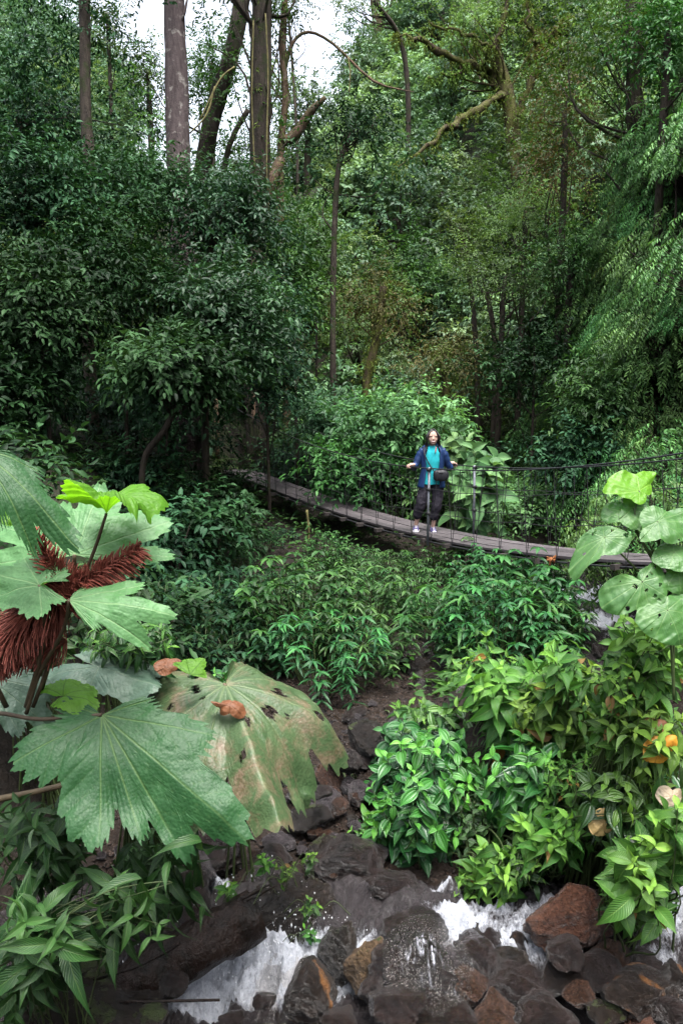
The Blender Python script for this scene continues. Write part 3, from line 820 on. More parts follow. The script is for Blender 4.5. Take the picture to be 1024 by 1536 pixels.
# water sheeting over the stones of the cascade
from mathutils.bvhtree import BVHTree
VV, FF, o_ = [], [], 0
for V, F in ROCKS: VV.append(V); FF.append(F + o_); o_ += len(V)
bvh = BVHTree.FromPolygons([tuple(v) for v in np.concatenate(VV)], [tuple(int(i) for i in f) for f in np.concatenate(FF)])
fx_, fy_ = np.arange(-.75, 2.3, .018), np.arange(3.72, 5.0, .018)
X, Y = np.meshgrid(fx_, fy_); Zf = np.zeros_like(X); fo = np.zeros_like(X)
for (px, py, rx, ry, st) in [(640, 1440, 60, 60, .6), (640, 1495, 60, 40, .7), (420, 1400, 46, 66, .36)]:
    dd = 4.5 if py > 1380 else 4.9
    q = P(px, py, dd)
    fo = np.maximum(fo, st * np.exp(-(((X - q[0]) / M(rx, dd)) ** 2 + ((Y - q[1]) / .30) ** 2) ** 2))
for i in range(X.shape[0]):
    for j in range(X.shape[1]):
        h = bvh.ray_cast(Vector((X[i, j], Y[i, j], 3)), Vector((0, 0, -1)))
        Zf[i, j] = h[0][2] if h[0] else -9
Zf = np.maximum(Zf, level(X, Y) - .01)
pad = np.pad(Zf, 1, 'edge'); Zs = (pad[:-2, 1:-1] + pad[2:, 1:-1] + pad[1:-1, :-2] + pad[1:-1, 2:] + 4 * Zf) / 8
Zf = np.maximum(Zs, Zf) + .006 + .008 * wob(X, Y * .4, .12, 5)
nx = X.shape[1]; I = np.arange(X.shape[0] - 1)[:, None] * nx; J = np.arange(nx - 1)[None]
Q = np.stack([I + J, I + J + 1, I + nx + J + 1, I + nx + J], -1).reshape(-1, 4)
Q = Q[(fo.ravel()[Q] > .12).all(1)]
mb = MB(); A = np.zeros((X.size, 4)); A[:, 0] = fo.ravel(); mb.add(np.stack([X, Y, Zf], -1).reshape(-1, 3), Q, None, A)
fw = part('water_film', mb, MT['film']); fw['kind'] = 'stuff'; fw['label'] = 'thin streaked sheet of water running over the cascade rocks'; fw['category'] = 'water'

# fallen log
t = thing('fallen_log', 'thick wet dark log lying across the stream with a splintered upper end', 'log', P(270, 1440, 4.6))
mb = MB()
pts = spline([P(150, 1505, 4.35), P(215, 1467, 4.45), P(300, 1418, 4.6), P(385, 1372, 4.75)], 26)
rad = M(np.interp(np.linspace(0, 1, 26), [0, .3, .8, 1], [26, 34, 40, 36]), 4.6)
tube(mb, pts, rad, 28, .12, 4)
part('log_body', mb, MT['wet_log'], t)
for k in range(7):
    mb = MB(); b = P(368 + RS.uniform(0, 22), 1372 + RS.uniform(-30, 34), 4.72)
    dv = nrm(pts[-1] - pts[-4]) * RS.uniform(.06, .14)
    tube(mb, [b - dv * .6, b, b + dv], [.02, .014, .002], 5)
    part('splinter', mb, MT['wet_log'], t)
for i, (p3, lab) in enumerate([([(140, 1470, 4.3), (200, 1452, 4.3), (250, 1428, 4.4), (270, 1415, 4.4)], 'thin black stick leaning on the lower end of the log'),
                               ([(120, 1505, 4.2), (220, 1502, 4.2), (330, 1500, 4.25)], 'thin straight twig low over the water at the lower left')]):
    mb = MB(); tube(mb, spline([P(*q) for q in p3], 10), .007, 5, .2, i)
    solo('stick', mb, MT['wet_log'], lab, 'stick', P(*p3[1]))
# ------------------------------------------------------------------ trees and shrubs placed by hand
def crown_clumps(c, r, k, rs, share=.48):
    out = []
    for i in range(k):
        d = nrm(rs.normal(0, 1, 3)); u = rs.uniform(.35, .8)
        if i == 0: u = 0
        q = c + d * r * u
        f = share * rs.uniform(.75, 1.25)
        out.append((q, r * f))
    return out


def tree_at(label, px, py, d, rx, ry, mat, L=.13, W=.055, k=12, ntw=34, n=8, bark='bark_dark', r0=None, seed=0, name='tree', cat='tree', tl=.5, dz=.9, group=None, trunk=None, tm=MID, base=None,
            droop=.25, sag=.25, extra=(), limbs=True, upw=.9, ang=.95, moss=0, lo=.45, tone=(0, 1), share=.48, crownname='crown'):
    """crown centred where it shows in the photo; trunk runs down to the ground below it"""
    rs = np.random.RandomState(seed + 17)
    c = P(px, py, d); r = np.array([M(rx, d), M(rx, d) * dz, M(ry, d)])
    if trunk is not None:
        tp = [P(*q) for q in trunk]
    else:
        tp = [c + [0, 0, r[2] * .3], c - [rs.uniform(-.1, .1) * r[0], 0, r[2] * .5]]
    b = tp[-1].copy()
    if base is not None: b[0] = P(*base)[0]; b[1] = P(*base)[1]
    gz = float(hgt(b[0], b[1])) - .1
    if b[2] > gz + .2: tp.append(np.array([b[0] + rs.uniform(-.08, .08), b[1], gz]))
    root = np.array([tp[-1][0], tp[-1][1], gz + .1])
    t = thing(name, label, cat, root, group)
    r0 = r0 if r0 is not None else .02 + .012 * r[2]
    tpp = spline(tp[::-1], max(8, len(tp) * 5)); m = len(tpp)
    mb = MB()
    rad = r0 * np.interp(np.linspace(0, 1, m), [0, .06, 1], [1.35, 1.05, .55 if trunk is None else .85])
    tube(mb, tpp, rad, 14 if r0 > .1 else 7, .10, seed)
    cl = crown_clumps(c, r, k, rs, share) + [(P(*e[:3]), np.array([M(e[3], e[2]), M(e[3], e[2]) * .8, M(e[4], e[2])])) for e in extra]
    part('trunk', mb, MT[bark], t)
    lb = MB()
    for q, rr in cl:
        if trunk is not None and q[2] > c[2] + 1.6 * r[2]: continue
        j = int(np.argmin(np.linalg.norm(tpp - q, axis=1) + 2.0 * np.maximum(tpp[:, 2] - q[2], 0)))
        j = max(j - rs.randint(0, 3), m // 4)
        a = tpp[j]; a = tpp[max(0, j - int(m * .12))]; ln = np.linalg.norm(q - a); mid = (a + q) / 2 + rs.normal(0, .13, 3) * ln + [0, 0, -.06 * ln]
        rl = min(rad[j] * .4, .008 + .012 * np.linalg.norm(q - a))
        tube(lb, spline([a, mid, q], 9), np.linspace(rl, .006, 9), 6, .1, rs.randint(999), cap=False)
    if limbs and lb.n: part('limbs', lb, MT[bark], t)
    fb = MB(); st = MB() if d < 9 else None
    vol = [float(np.prod(rr)) ** (2 / 3.) for _, rr in cl]; tot = sum(vol)
    foliage(fb, [(q, rr, max(6, int(ntw * k * v / tot))) for (q, rr), v in zip(cl, vol)], L, W, tl, n, rs, tm, droop=droop, sag=sag, upw=upw, ang=ang, lo=lo, tone=tone)
    part(crownname, fb, MT[mat], t)
    if moss:
        ms = MB(); jj = rs.randint(m // 3, m, moss)
        twigs(ms, tpp[jj] + rs.normal(0, r0 * .8 + .03, (moss, 3)), rs.normal(0, 1, (moss, 3)) + [0, 0, -.3], .2, 6, .11, .035, tm=FAR, rs=rs, sag=.7)
        part('moss', ms, MT['moss'], t)['kind'] = 'stuff'
    return t


sh = dict(name='shrub', cat='shrub')
# left hand mass of dark glossy foliage
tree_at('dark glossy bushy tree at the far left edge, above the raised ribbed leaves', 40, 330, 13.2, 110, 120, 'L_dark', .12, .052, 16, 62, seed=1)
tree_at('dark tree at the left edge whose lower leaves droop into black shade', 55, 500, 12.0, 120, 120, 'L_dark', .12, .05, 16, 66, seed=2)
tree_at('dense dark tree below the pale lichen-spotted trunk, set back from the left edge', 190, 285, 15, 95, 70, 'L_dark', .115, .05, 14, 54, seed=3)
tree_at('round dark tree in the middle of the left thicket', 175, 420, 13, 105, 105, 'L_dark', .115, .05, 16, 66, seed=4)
tree_at('slender tree with bluish shining leaves in front of the dark vine-clad trunk', 325, 330, 15.5, 110, 85, 'L_blue', .12, .052, 15, 60, seed=5, trunk=[(318, 330, 15.5), (312, 430, 15.5), (308, 540, 15.4)], r0=.07)
tree_at('bluish leafy tree with a thin forked stem, left of the bridge head', 335, 470, 13.6, 95, 90, 'L_blue', .115, .048, 17, 70, dz=1.6, seed=6, trunk=[(322, 440, 14), (308, 490, 14), (306, 560, 14)], r0=.05)
tree_at('leafy tree hanging over the far end of the bridge', 405, 520, 16.0, 62, 100, 'L_dark', .115, .05, 16, 60, dz=1.5, seed=7)
tree_at('low drooping spray of leaves in front of the black hollow, lightest in the left thicket', 252, 575, 12.8, 48, 70, 'L_blue', .15, .065, 7, 26, seed=8, tl=.6)
tree_at('upright dark tree between the dark trunk and the stubbed pale trunk', 440, 420, 18, 55, 95, 'L_mid', .13, .055, 11, 34, seed=10)
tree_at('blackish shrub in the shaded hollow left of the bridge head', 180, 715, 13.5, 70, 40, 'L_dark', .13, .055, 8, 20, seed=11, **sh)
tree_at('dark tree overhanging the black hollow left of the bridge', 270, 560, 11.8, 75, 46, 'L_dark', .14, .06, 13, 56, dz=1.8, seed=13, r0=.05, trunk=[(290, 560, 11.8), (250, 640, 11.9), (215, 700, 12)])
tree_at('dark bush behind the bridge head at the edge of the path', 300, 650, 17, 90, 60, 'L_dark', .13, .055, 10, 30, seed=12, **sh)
# upper left canopy
tree_at('tall thin dark tree with hanging canopy at the upper left', 60, 70, 16, 95, 110, 'L_dark', .12, .05, 15, 56, bark='bark_dark', r0=.11, seed=20, limbs=False,
        trunk=[(118, -200, 15.5), (126, -60, 15.5), (128, 90, 15.5), (130, 190, 15.5), (136, 280, 15.5), (130, 460, 15.5)], extra=[(150, 40, 16, 50, 70), (170, 110, 16, 40, 60), (180, -60, 16, 90, 70), (20, 190, 16.5, 50, 50), (-60, -330, 13, 260, 80), (150, -420, 12, 260, 80), (330, -430, 14, 200, 80), (-200, -200, 12, 260, 100)])  # clumps high above the view: unseen canopy added to shade the left side
tree_at('broad canopy tree at the upper left corner behind the thin dark trunk', 30, 200, 18, 95, 80, 'L_dark', .13, .055, 15, 54, seed=21, r0=.12, extra=[(110, 240, 18, 50, 40), (190, 190, 19, 40, 60), (210, 250, 18, 40, 40)])
tree_at('tall straight tree with a pale lichen-spotted trunk against the white sky', 265, -230, 17, 200, 120, 'L_canopy', .14, .06, 16, 40, bark='bark_pale', r0=.245, seed=22, limbs=True,
        trunk=[(258, -320, 17), (260, -120, 17), (263, 60, 17), (267, 200, 17), (272, 330, 17), (280, 520, 17)])
tree_at('tall dark tree hung with vines that stands at the far end of the bridge', 370, -170, 20, 150, 110, 'L_canopy', .13, .055, 15, 40, bark='bark_dark', r0=.27, seed=23, moss=220,
        trunk=[(396, -300, 20), (393, -60, 20), (391, 120, 20), (388, 280, 20.2), (383, 450, 20.3), (384, 600, 20.3), (386, 690, 20.3)], extra=[(345, 40, 20, 36, 60), (345, 110, 20, 42, 50), (365, 190, 20, 34, 60), (412, 40, 20, 20, 50), (430, 10, 20, 30, 40), (330, -10, 20, 40, 40), (440, 200, 20, 30, 40), (400, 300, 20, 40, 50), (300, 60, 20, 18, 40)])
tree_at('leaning dark tree wrapped in leaves between the pale trunk and the vine-hung trunk', 335, 120, 23, 42, 50, 'L_mid', .14, .06, 9, 30, r0=.25, seed=24, bark='bark_dark',
        trunk=[(372, -60, 23), (360, 20, 23), (345, 90, 23), (328, 140, 23), (312, 210, 23), (300, 280, 23), (290, 400, 23)], extra=[(300, 165, 22.6, 34, 64), (330, 60, 23, 36, 36), (290, 230, 22.6, 30, 46), (340, 190, 22.6, 26, 40), (240, 200, 23, 34, 50), (225, 120, 23, 24, 30)])
tree_at('small bare forked tree silhouetted on the bright ridge beside the leaning tree', 356, 215, 24, 28, 22, 'L_mid', .10, .045, 5, 12, r0=.09, seed=25, bark='bark_dark', limbs=True,
        trunk=[(372, 165, 24), (352, 200, 24), (338, 245, 24), (332, 330, 24)])
t = tree_at('slim pale twisted tree with a broken branch stub beside the vine-hung trunk', 425, 60, 21, 36, 60, 'L_mid', .12, .05, 6, 14, bark='bark_brown', r0=.10, seed=26, moss=120,
        trunk=[(432, -60, 21), (424, 60, 21), (428, 150, 21), (422, 210, 21), (420, 300, 21), (424, 420, 21), (430, 560, 21)])
for nm, pl, ra in (('branch', [(423, 214, 21), (445, 200, 21), (466, 168, 20.8), (488, 146, 20.6)], (.12, .14, .11, .05)), ('branch', [(426, 110, 21), (438, 66, 21), (462, 48, 21), (500, 66, 21), (560, 122, 20.8), (620, 138, 20.6)], (.05, .045, .04, .035, .03, .012)),
                   ('branch', [(421, 240, 21), (405, 275, 20.6), (394, 330, 20.5)], (.12, .16, .05))):
    mb = MB(); pp = spline([P(*q) for q in pl], 16); tube(mb, pp, np.interp(np.linspace(0, 1, 16), np.linspace(0, 1, len(ra)), ra), 9, .12, 3)
    part(nm, mb, MT['bark_brown'], t)
tree_at('dark small crowned tree on a thin black stem standing before the bright hillside', 540, 190, 19, 60, 34, 'L_dark', .11, .05, 11, 34, seed=27, r0=.07, trunk=[(528, 200, 19), (508, 250, 19), (502, 330, 19), (500, 420, 19), (499, 560, 19)],
        extra=[(500, 280, 19, 40, 34), (580, 260, 19.5, 30, 30), (460, 260, 19.5, 34, 40)])
tree_at('dark leafy tree rising behind the thin black stem, left of the bright hillside', 480, 360, 22, 60, 80, 'L_mid', .13, .055, 11, 34, seed=28)
tree_at('airy light tree on the ridge seen between the two big trunks', 318, 120, 31, 46, 80, 'L_canopy', .15, .06, 13, 26, seed=56, r0=.12, tl=.7)
tree_at('airy tree on the ridge left of the pale trunk, cut by the sky', 222, 130, 30, 34, 80, 'L_canopy', .15, .06, 11, 24, seed=57, r0=.12, tl=.7)
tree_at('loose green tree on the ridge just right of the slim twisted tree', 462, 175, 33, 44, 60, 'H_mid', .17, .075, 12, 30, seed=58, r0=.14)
tree_at('thin leafed tree high in the sky gap, right of the vine-hung trunk', 425, 10, 27, 34, 30, 'L_canopy', .13, .05, 8, 16, seed=59, r0=.05, trunk=[(432, 20, 27), (440, 120, 27), (446, 240, 27)])
tree_at('thin crowned far tree left of the pale trunk at the top of the picture', 160, 40, 27, 34, 60, 'L_canopy', .13, .055, 10, 22, seed=88, r0=.08, tl=.7)
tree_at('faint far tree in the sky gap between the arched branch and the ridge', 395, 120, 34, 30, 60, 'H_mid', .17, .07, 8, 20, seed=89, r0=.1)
# right of the middle: the mossy tree and its neighbours
t = tree_at('spreading mossy tree with crooked yellow-green limbs high on the hillside', 690, 40, 26, 90, 44, 'L_yel', .10, .045, 12, 26, bark='bark_moss', r0=.25, seed=30, moss=160,
        trunk=[(744, 90, 26), (762, 150, 26), (768, 200, 26), (774, 250, 26), (782, 300, 26), (790, 420, 26)], extra=[(610, 40, 26, 46, 34), (820, 36, 26, 56, 40), (760, -20, 26, 90, 40), (650, 100, 26, 30, 16), (640, 0, 26, 60, 30)])
for pl, ra in (([(764, 160, 26), (742, 120, 26), (745, 60, 25.6), (760, 10, 25.5), (770, -50, 25.5)], (.2, .16, .12, .09, .05)), ([(748, 110, 26), (705, 98, 25.6), (660, 80, 25.3), (625, 58, 25), (590, 52, 25)], (.14, .12, .11, .09, .03)),
               ([(772, 178, 26), (800, 120, 26), (808, 80, 25.7), (796, 45, 25.5), (790, 0, 25.5)], (.14, .14, .13, .10, .05)), ([(750, 140, 25.8), (715, 165, 25), (675, 190, 24.3), (640, 218, 23.8), (598, 250, 23.5)], (.17, .15, .12, .08, .02)),
               ([(808, 85, 25.8), (830, 50, 25.5), (850, 30, 25.5)], (.09, .07, .03)), ([(700, 98, 25.6), (680, 112, 25.4), (640, 118, 25.2)], (.07, .06, .02)), ([(722, 100, 25.7), (735, 70, 25.4), (700, 50, 25.2), (640, 36, 25)], (.08, .08, .07, .03))):
    mb = MB(); pp = spline([P(*q) for q in pl], 18); pp = pp + RS.normal(0, .05, pp.shape); rr = .75 * np.interp(np.linspace(0, 1, 18), np.linspace(0, 1, len(ra)), ra) * RS.uniform(.8, 1.2, 18); tube(mb, pp, rr, 9, .3, 5)
    b = part('branch', mb, MT['bark_moss'], t)
    ms = MB(); nn = 130; jj = RS.randint(0, 18, nn); twigs(ms, pp[jj] + RS.normal(0, 1, (nn, 3)) * (rr[jj][:, None] * .7 + .04), RS.normal(0, 1, (nn, 3)) + [0, 0, -.1], .2, 6, .12, .045, tm=FAR, sag=.8)
    part('moss', ms, MT['moss'], b)['kind'] = 'stuff'
t8 = tree_at('big dark tree smothered in small-leaved vines at the upper right', 900, 70, 16, 110, 110, 'L_canopy', .095, .042, 16, 50, r0=.17, seed=31, moss=120,
        trunk=[(944, -160, 16), (950, 0, 16), (950, 150, 16), (958, 250, 16.2), (952, 340, 16.2), (950, 430, 16.3), (952, 560, 16.4)], extra=[(960, 210, 16, 60, 90), (880, 230, 16.5, 60, 80), (990, 90, 16, 60, 90), (840, 160, 17, 46, 90), (1010, 200, 15.6, 40, 70)])
tree_at('grey-green vine-draped tree left of the big dark tree, hanging in columns', 845, 210, 18, 52, 120, 'L_brown', .085, .036, 12, 40, seed=32, r0=.09, tl=.7, sag=.6, extra=[(820, 110, 18, 34, 60)])
tree_at('thin tree with drooping twigs at the upper right corner', 1000, 60, 14, 60, 90, 'L_mid', .11, .045, 10, 36, seed=33, r0=.08, extra=[(1010, 190, 14, 34, 60)])
tree_at('feathery light tree leaning out in layers below the mossy tree', 790, 330, 20, 85, 44, 'L_yel', .075, .026, 13, 50, n=12, seed=34, r0=.08, tl=.6, ang=1.2, extra=[(720, 380, 20, 50, 30), (850, 300, 20, 40, 30)])
tree_at('fine-leaved green tree in the middle of the right hand slope', 760, 430, 18.5, 85, 50, 'L_mid', .08, .03, 12, 46, n=10, seed=35, r0=.07, ang=1.15)
tree_at('shaded tree with dark trunk under the vine-draped trees on the right', 860, 400, 17.5, 75, 70, 'L_mid', .10, .04, 12, 40, seed=36, r0=.1)
tree_at('dark shrubby tree in the shaded gully right of the woman', 800, 540, 17, 90, 80, 'L_dark', .12, .05, 13, 38, seed=37)
tree_at('deep green shrub under the fern-covered bank, behind the right end of the cables', 880, 590, 14.5, 70, 70, 'L_mid', .13, .05, 12, 36, seed=38, **sh)
tree_at('bare brownish tree draped in moss to the left above the woman', 560, 470, 20, 66, 70, 'L_brown', .09, .035, 11, 30, bark='bark_moss', seed=39, r0=.11, moss=160, sag=.5, trunk=[(575, 430, 20), (566, 500, 20), (552, 560, 20), (548, 620, 20)])
tree_at('mossy brown tree with hanging tufts directly above the woman', 665, 545, 18.5, 55, 70, 'L_brown', .085, .03, 11, 30, bark='bark_moss', seed=40, r0=.10, moss=160, sag=.6, tl=.6)
for i, (pl, r0, lab) in enumerate([([(690, 340, 21), (704, 420, 21), (712, 500, 21), (716, 590, 21)], .07, 'thin dark leaning trunk behind the mossy brown tree'), ([(720, 400, 20), (736, 470, 20), (742, 560, 20)], .06, 'thin dark trunk right of the leaning trunk behind the mossy brown tree')]):
    tree_at(lab, pl[0][0], pl[0][1], pl[0][2], 36, 34, 'L_canopy', .09, .04, 7, 22, r0=r0, trunk=pl, seed=44 + i)
tree_at('hazy far tree with a straight trunk at the top of the ridge', 585, -40, 44, 70, 40, 'L_mid', .2, .1, 9, 24, bark='bark_brown', r0=.3, seed=47, trunk=[(556, -60, 44), (566, 30, 44), (574, 70, 44), (578, 120, 44)], tm=FAR)
tree_at('drooping olive tree at the very top of the ridge over the sky gap', 530, 6, 30, 60, 14, 'L_yel', .12, .05, 7, 14, r0=.1, seed=48, trunk=[(560, 0, 30), (600, 60, 31), (612, 160, 31.5)], tm=FAR)
# behind and round the bridge
tree_at('light green shrub directly behind the woman', 600, 640, 16, 105, 48, 'L_light', .13, .06, 14, 42, seed=50, **sh)
tree_at('bluish green shrub beyond the left half of the bridge', 490, 635, 18, 70, 50, 'L_blue', .13, .055, 12, 40, seed=51, **sh)
tree_at('light shrub under the far left handrail, level with the deck', 545, 700, 16, 90, 46, 'L_mid', .13, .055, 12, 36, seed=52, **sh)
tree_at('green shrub beyond the middle of the deck, right of the woman', 790, 760, 15.5, 90, 44, 'L_light', .12, .05, 12, 32, seed=53, **sh)
tree_at('dark shrub at the foot of the right hand bank behind the cables', 870, 690, 14.5, 80, 60, 'L_dark', .13, .055, 12, 34, seed=54, **sh)
tree_at('small tree with slanting stems behind the left part of the bridge', 450, 690, 20.5, 60, 60, 'L_mid', .12, .05, 10, 30, seed=55)

# ------------------------------------------------------------------ kinds that repeat: built once, then copied
def proto(name, cat, seed, mat, r=1.0, h=1.6, L=.14, W=.06, k=9, ntw=30, n=8, bark='bark_dark', tm=MID, low=.1, **kw):
    rs = np.random.RandomState(seed)
    t = thing(name, '', cat, (0, 0, 0))
    fb, sb = MB(), MB()
    cl = []
    for i in range(k):
        a = rs.uniform(0, 6.28); q = rs.uniform(0, .62) ** .5 * r
        z = rs.uniform(low + .15, .8) * h * (1 - .35 * (q / r) ** 2)
        c = np.array([math.cos(a) * q, math.sin(a) * q, z]); cl.append((c, np.array([.46 * r, .46 * r, .26 * h]) * rs.uniform(.75, 1.2)))
        tube(sb, spline([[rs.normal(0, .05), rs.normal(0, .05), -.2], [c[0] * .4, c[1] * .4, z * .55], c], 7), np.linspace(.02 + .012 * h, .006, 7), 5, .1, i, cap=False)
    foliage(fb, [(c, rr, ntw) for c, rr in cl], L, W, kw.pop('tl', .4), n, rs, tm, **kw)
    part('foliage', fb, MT[mat], t); part('stems', sb, MT[bark], t)
    return t


def fern(name, cat, mat, seed, nf=9, fl=.9, pin=.22, npin=22, sag=.55, wide=.03, up=.8):
    rs = np.random.RandomState(seed); t = thing(name, '', cat); fb, sb = MB(), MB()
    a = np.arange(nf) * 2.4 + rs.uniform(0, .5, nf)
    D = np.stack([np.cos(a), np.sin(a), up * rs.uniform(.6, 1.3, nf)], -1)
    twigs(fb, np.zeros((nf, 3)), D, fl * rs.uniform(.75, 1.2, nf), npin * 2, pin, wide, ang=1.25, sag=sag, droop=.2, upw=1.2, rs=rs, prof=lambda f: math.sin(PI * min(1, .12 + .88 * f) ** .75) + .06, jit=.06, down=.1, clump=rs.uniform(.2, .8, nf), stem=sb, stemr=.008)
    part('fronds', fb, MT[mat], t); part('stalks', sb, MT['stem_green'], t)
    return t


def fronds_cascade(seed):
    rs = np.random.RandomState(seed); t = thing('cascading_shrub', '', 'shrub'); fb, sb = MB(), MB()
    n = 300
    a = rs.uniform(0, 6.28, n); q = rs.uniform(0, 1, n) ** .5
    A = np.stack([np.cos(a) * q * .9, np.sin(a) * q * .9, .3 + 1.2 * (1 - .5 * q ** 2) * rs.uniform(.4, 1, n)], -1)
    D = np.stack([np.cos(a) * .8 - .25, np.sin(a) * .8 - .45, rs.uniform(-.2, .5, n)], -1)
    twigs(fb, A, D, rs.uniform(.2, .38, n), 12, .085, .028, ang=1.05, sag=.75, droop=.3, upw=1.0, rs=rs, jit=.12, down=.35, clump=rs.uniform(0, 1, n), prof=lambda f: .55 + .6 * math.sin(PI * f))
    for i in range(0, n, 3): tube(sb, spline([[0, 0, -.2], A[i] * [.5, .5, .6], A[i]], 6), np.linspace(.018, .005, 6), 4, cap=False)
    part('fronds', fb, MT['L_wall'], t); part('stems', sb, MT['bark_dark'], t)
    return t


def whorl_herb(seed, mat='L_finger', L=.16, W=.036, n=46, r=.75, h=.8, k=7):
    """stems ending in a fingered whorl of narrow leaves"""
    rs = np.random.RandomState(seed); t = thing('fingered_herb', '', 'plant'); fb, sb = MB(), MB()
    a = rs.uniform(0, 6.28, n); q = rs.uniform(0, 1, n) ** .5 * r
    A = np.stack([np.cos(a) * q, np.sin(a) * q, h * rs.uniform(.35, 1, n) * (1 - .45 * (q / r) ** 2)], -1)
    B = []; D = []; C = []
    for i in range(n):
        tube(sb, spline([[A[i][0] * .3, A[i][1] * .3, -.15], A[i] * [.7, .7, .6], A[i]], 6), np.linspace(.008, .003, 6), 4, cap=False)
        for tier in range(3):
            p0 = A[i] - [0, 0, .09 * tier]; ph = rs.uniform(0, 6.28); kk = k if tier == 0 else 4
            for j in range(kk):
                b = ph + j * 2 * PI / kk + rs.normal(0, .15)
                B.append(p0); D.append([math.cos(b), math.sin(b), rs.uniform(-.25, .2)]); C.append(rs.uniform(0, 1) * (1 if tier == 0 else .5))
    B = np.array(B); D = np.array(D)
    leafset(fb, B, D, UP + rs.normal(0, .25, (len(B), 3)), L * rs.uniform(.7, 1.15, len(B)), W * rs.uniform(.8, 1.1, len(B)), .35, rs.uniform(0, 1, len(B)), np.array(C), MID)
    part('leaves', fb, MT[mat], t); part('stems', sb, MT['stem_green'], t)
    return t


used = set()


def place(root, x, y, rz, sc, label, group=None, dz=0, tilt=(0, 0)):
    loc = (x, y, float(hgt(x, y)) + dz)
    if root.name not in used:
        used.add(root.name); root.location = Vector(loc); root.rotation_euler = (tilt[0], tilt[1], rz); root.scale = (sc, sc, sc)
        root['label'] = label
        if group: root['group'] = group
        return root
    return dup(root, loc, rz, sc, label, group, tilt)


# the wooded hillside: every tree its own object
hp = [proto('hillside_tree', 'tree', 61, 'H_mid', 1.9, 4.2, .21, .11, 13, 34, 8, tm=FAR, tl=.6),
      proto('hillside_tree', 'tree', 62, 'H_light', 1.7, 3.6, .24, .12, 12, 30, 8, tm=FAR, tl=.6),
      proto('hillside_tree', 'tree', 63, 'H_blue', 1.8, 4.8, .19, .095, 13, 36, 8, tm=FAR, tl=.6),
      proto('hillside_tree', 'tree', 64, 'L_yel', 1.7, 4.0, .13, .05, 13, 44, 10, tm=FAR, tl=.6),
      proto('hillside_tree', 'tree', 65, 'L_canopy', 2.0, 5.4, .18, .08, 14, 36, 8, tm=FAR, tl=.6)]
hl = ['mid green round tree', 'pale fresh green tree', 'bluish green tree', 'olive fine-leaved tree', 'tall dull green tree']
rr = np.random.RandomState(77); cnt = 0
for yy in np.arange(22.5, 56, 1.9):
    for xx in np.arange(-14, 26, 2.0):
        x, y = xx + rr.uniform(-.8, .8), yy + rr.uniform(-.8, .8)
        z = float(hgt(x, y))
        d = y * CP - (z + 2 - CAMZ) * SP; zc = y * SP + (z + 2 - CAMZ) * CP
        px = 512 + x / d * FPX; py = 768 - zc / d * FPX
        if not (-120 < px < 1140 and -160 < py < 760): continue
        if y > 40 and rr.uniform() < .25: continue
        # the notch of open sky between the trunks
        top = 768 - FPX * (zc + 3.0 * CP) / d
        if 330 < px < 540 and top < np.interp(px, [330, 420, 470, 540], [225, 160, 105, 25]): continue
        if 190 < px <= 330 and top < 250 and y > 30: continue
        k = rr.choice(5, p=[.25, .37, .15, .15, .08] if px > 480 else [.3, .1, .3, .05, .25])
        where = 'high on the bright far hillside' if y > 32 else 'on the lower far slope'
        if px < 420: where = 'on the left ridge behind the trunks'
        elif px > 800: where = 'on the shaded right hand slope' if y < 32 else 'high on the right hand slope'
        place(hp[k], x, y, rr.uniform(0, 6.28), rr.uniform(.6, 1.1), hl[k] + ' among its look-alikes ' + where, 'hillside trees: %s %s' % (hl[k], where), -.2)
        cnt += 1
print('hillside trees', cnt)

# right hand bank clothed in cascading fronds
cs = [fronds_cascade(81), fronds_cascade(82)]
k = 0
for y in np.arange(10.6, 22, 1.15):
    for u in np.concatenate([np.arange(.15, 2.2, .34), np.arange(2.4, 5.2, .8)]):
        xr = float(np.interp(y, [8, 10, 13, 18, 25], [3.2, 4.0, 4.8, 5, 4.4]))
        x = xr + u + rr.uniform(-.3, .3); yv = y + rr.uniform(-.4, .4)
        d = yv * CP - (float(hgt(x, yv)) - CAMZ) * SP
        if not (560 < 512 + x / d * FPX < 1130): continue
        if y < 10 and u > 2.2: continue
        hi = u > 1.1
        place(cs[k % 2], x, yv, rr.uniform(-.7, .7), rr.uniform(.75, 1.2), 'cascading light green frond shrub among its look-alikes on the %s right bank' % ('upper' if hi else 'lower'), 'frond shrubs on the %s right bank' % ('upper' if hi else 'lower'), 0, (0, -.35)); k += 1
for px, py in [(890, 470), (930, 430), (975, 400), (1010, 380), (900, 530), (945, 500), (990, 470), (1020, 450), (880, 600), (925, 570), (970, 550), (1010, 530), (900, 650), (950, 630), (1000, 610), (860, 650), (1020, 590), (960, 680), (1010, 670), (990, 330), (1020, 310), (960, 360)]:
    q, _ = G(px, py); hi = py < 520
    place(cs[k % 2], q[0], q[1], rr.uniform(-.7, .7), rr.uniform(.8, 1.2), 'cascading light green frond shrub among its look-alikes on the %s right bank' % ('upper' if hi else 'lower'), 'frond shrubs on the %s right bank' % ('upper' if hi else 'lower'), -.15, (.25, -.4)); k += 1
print('cascade', k)
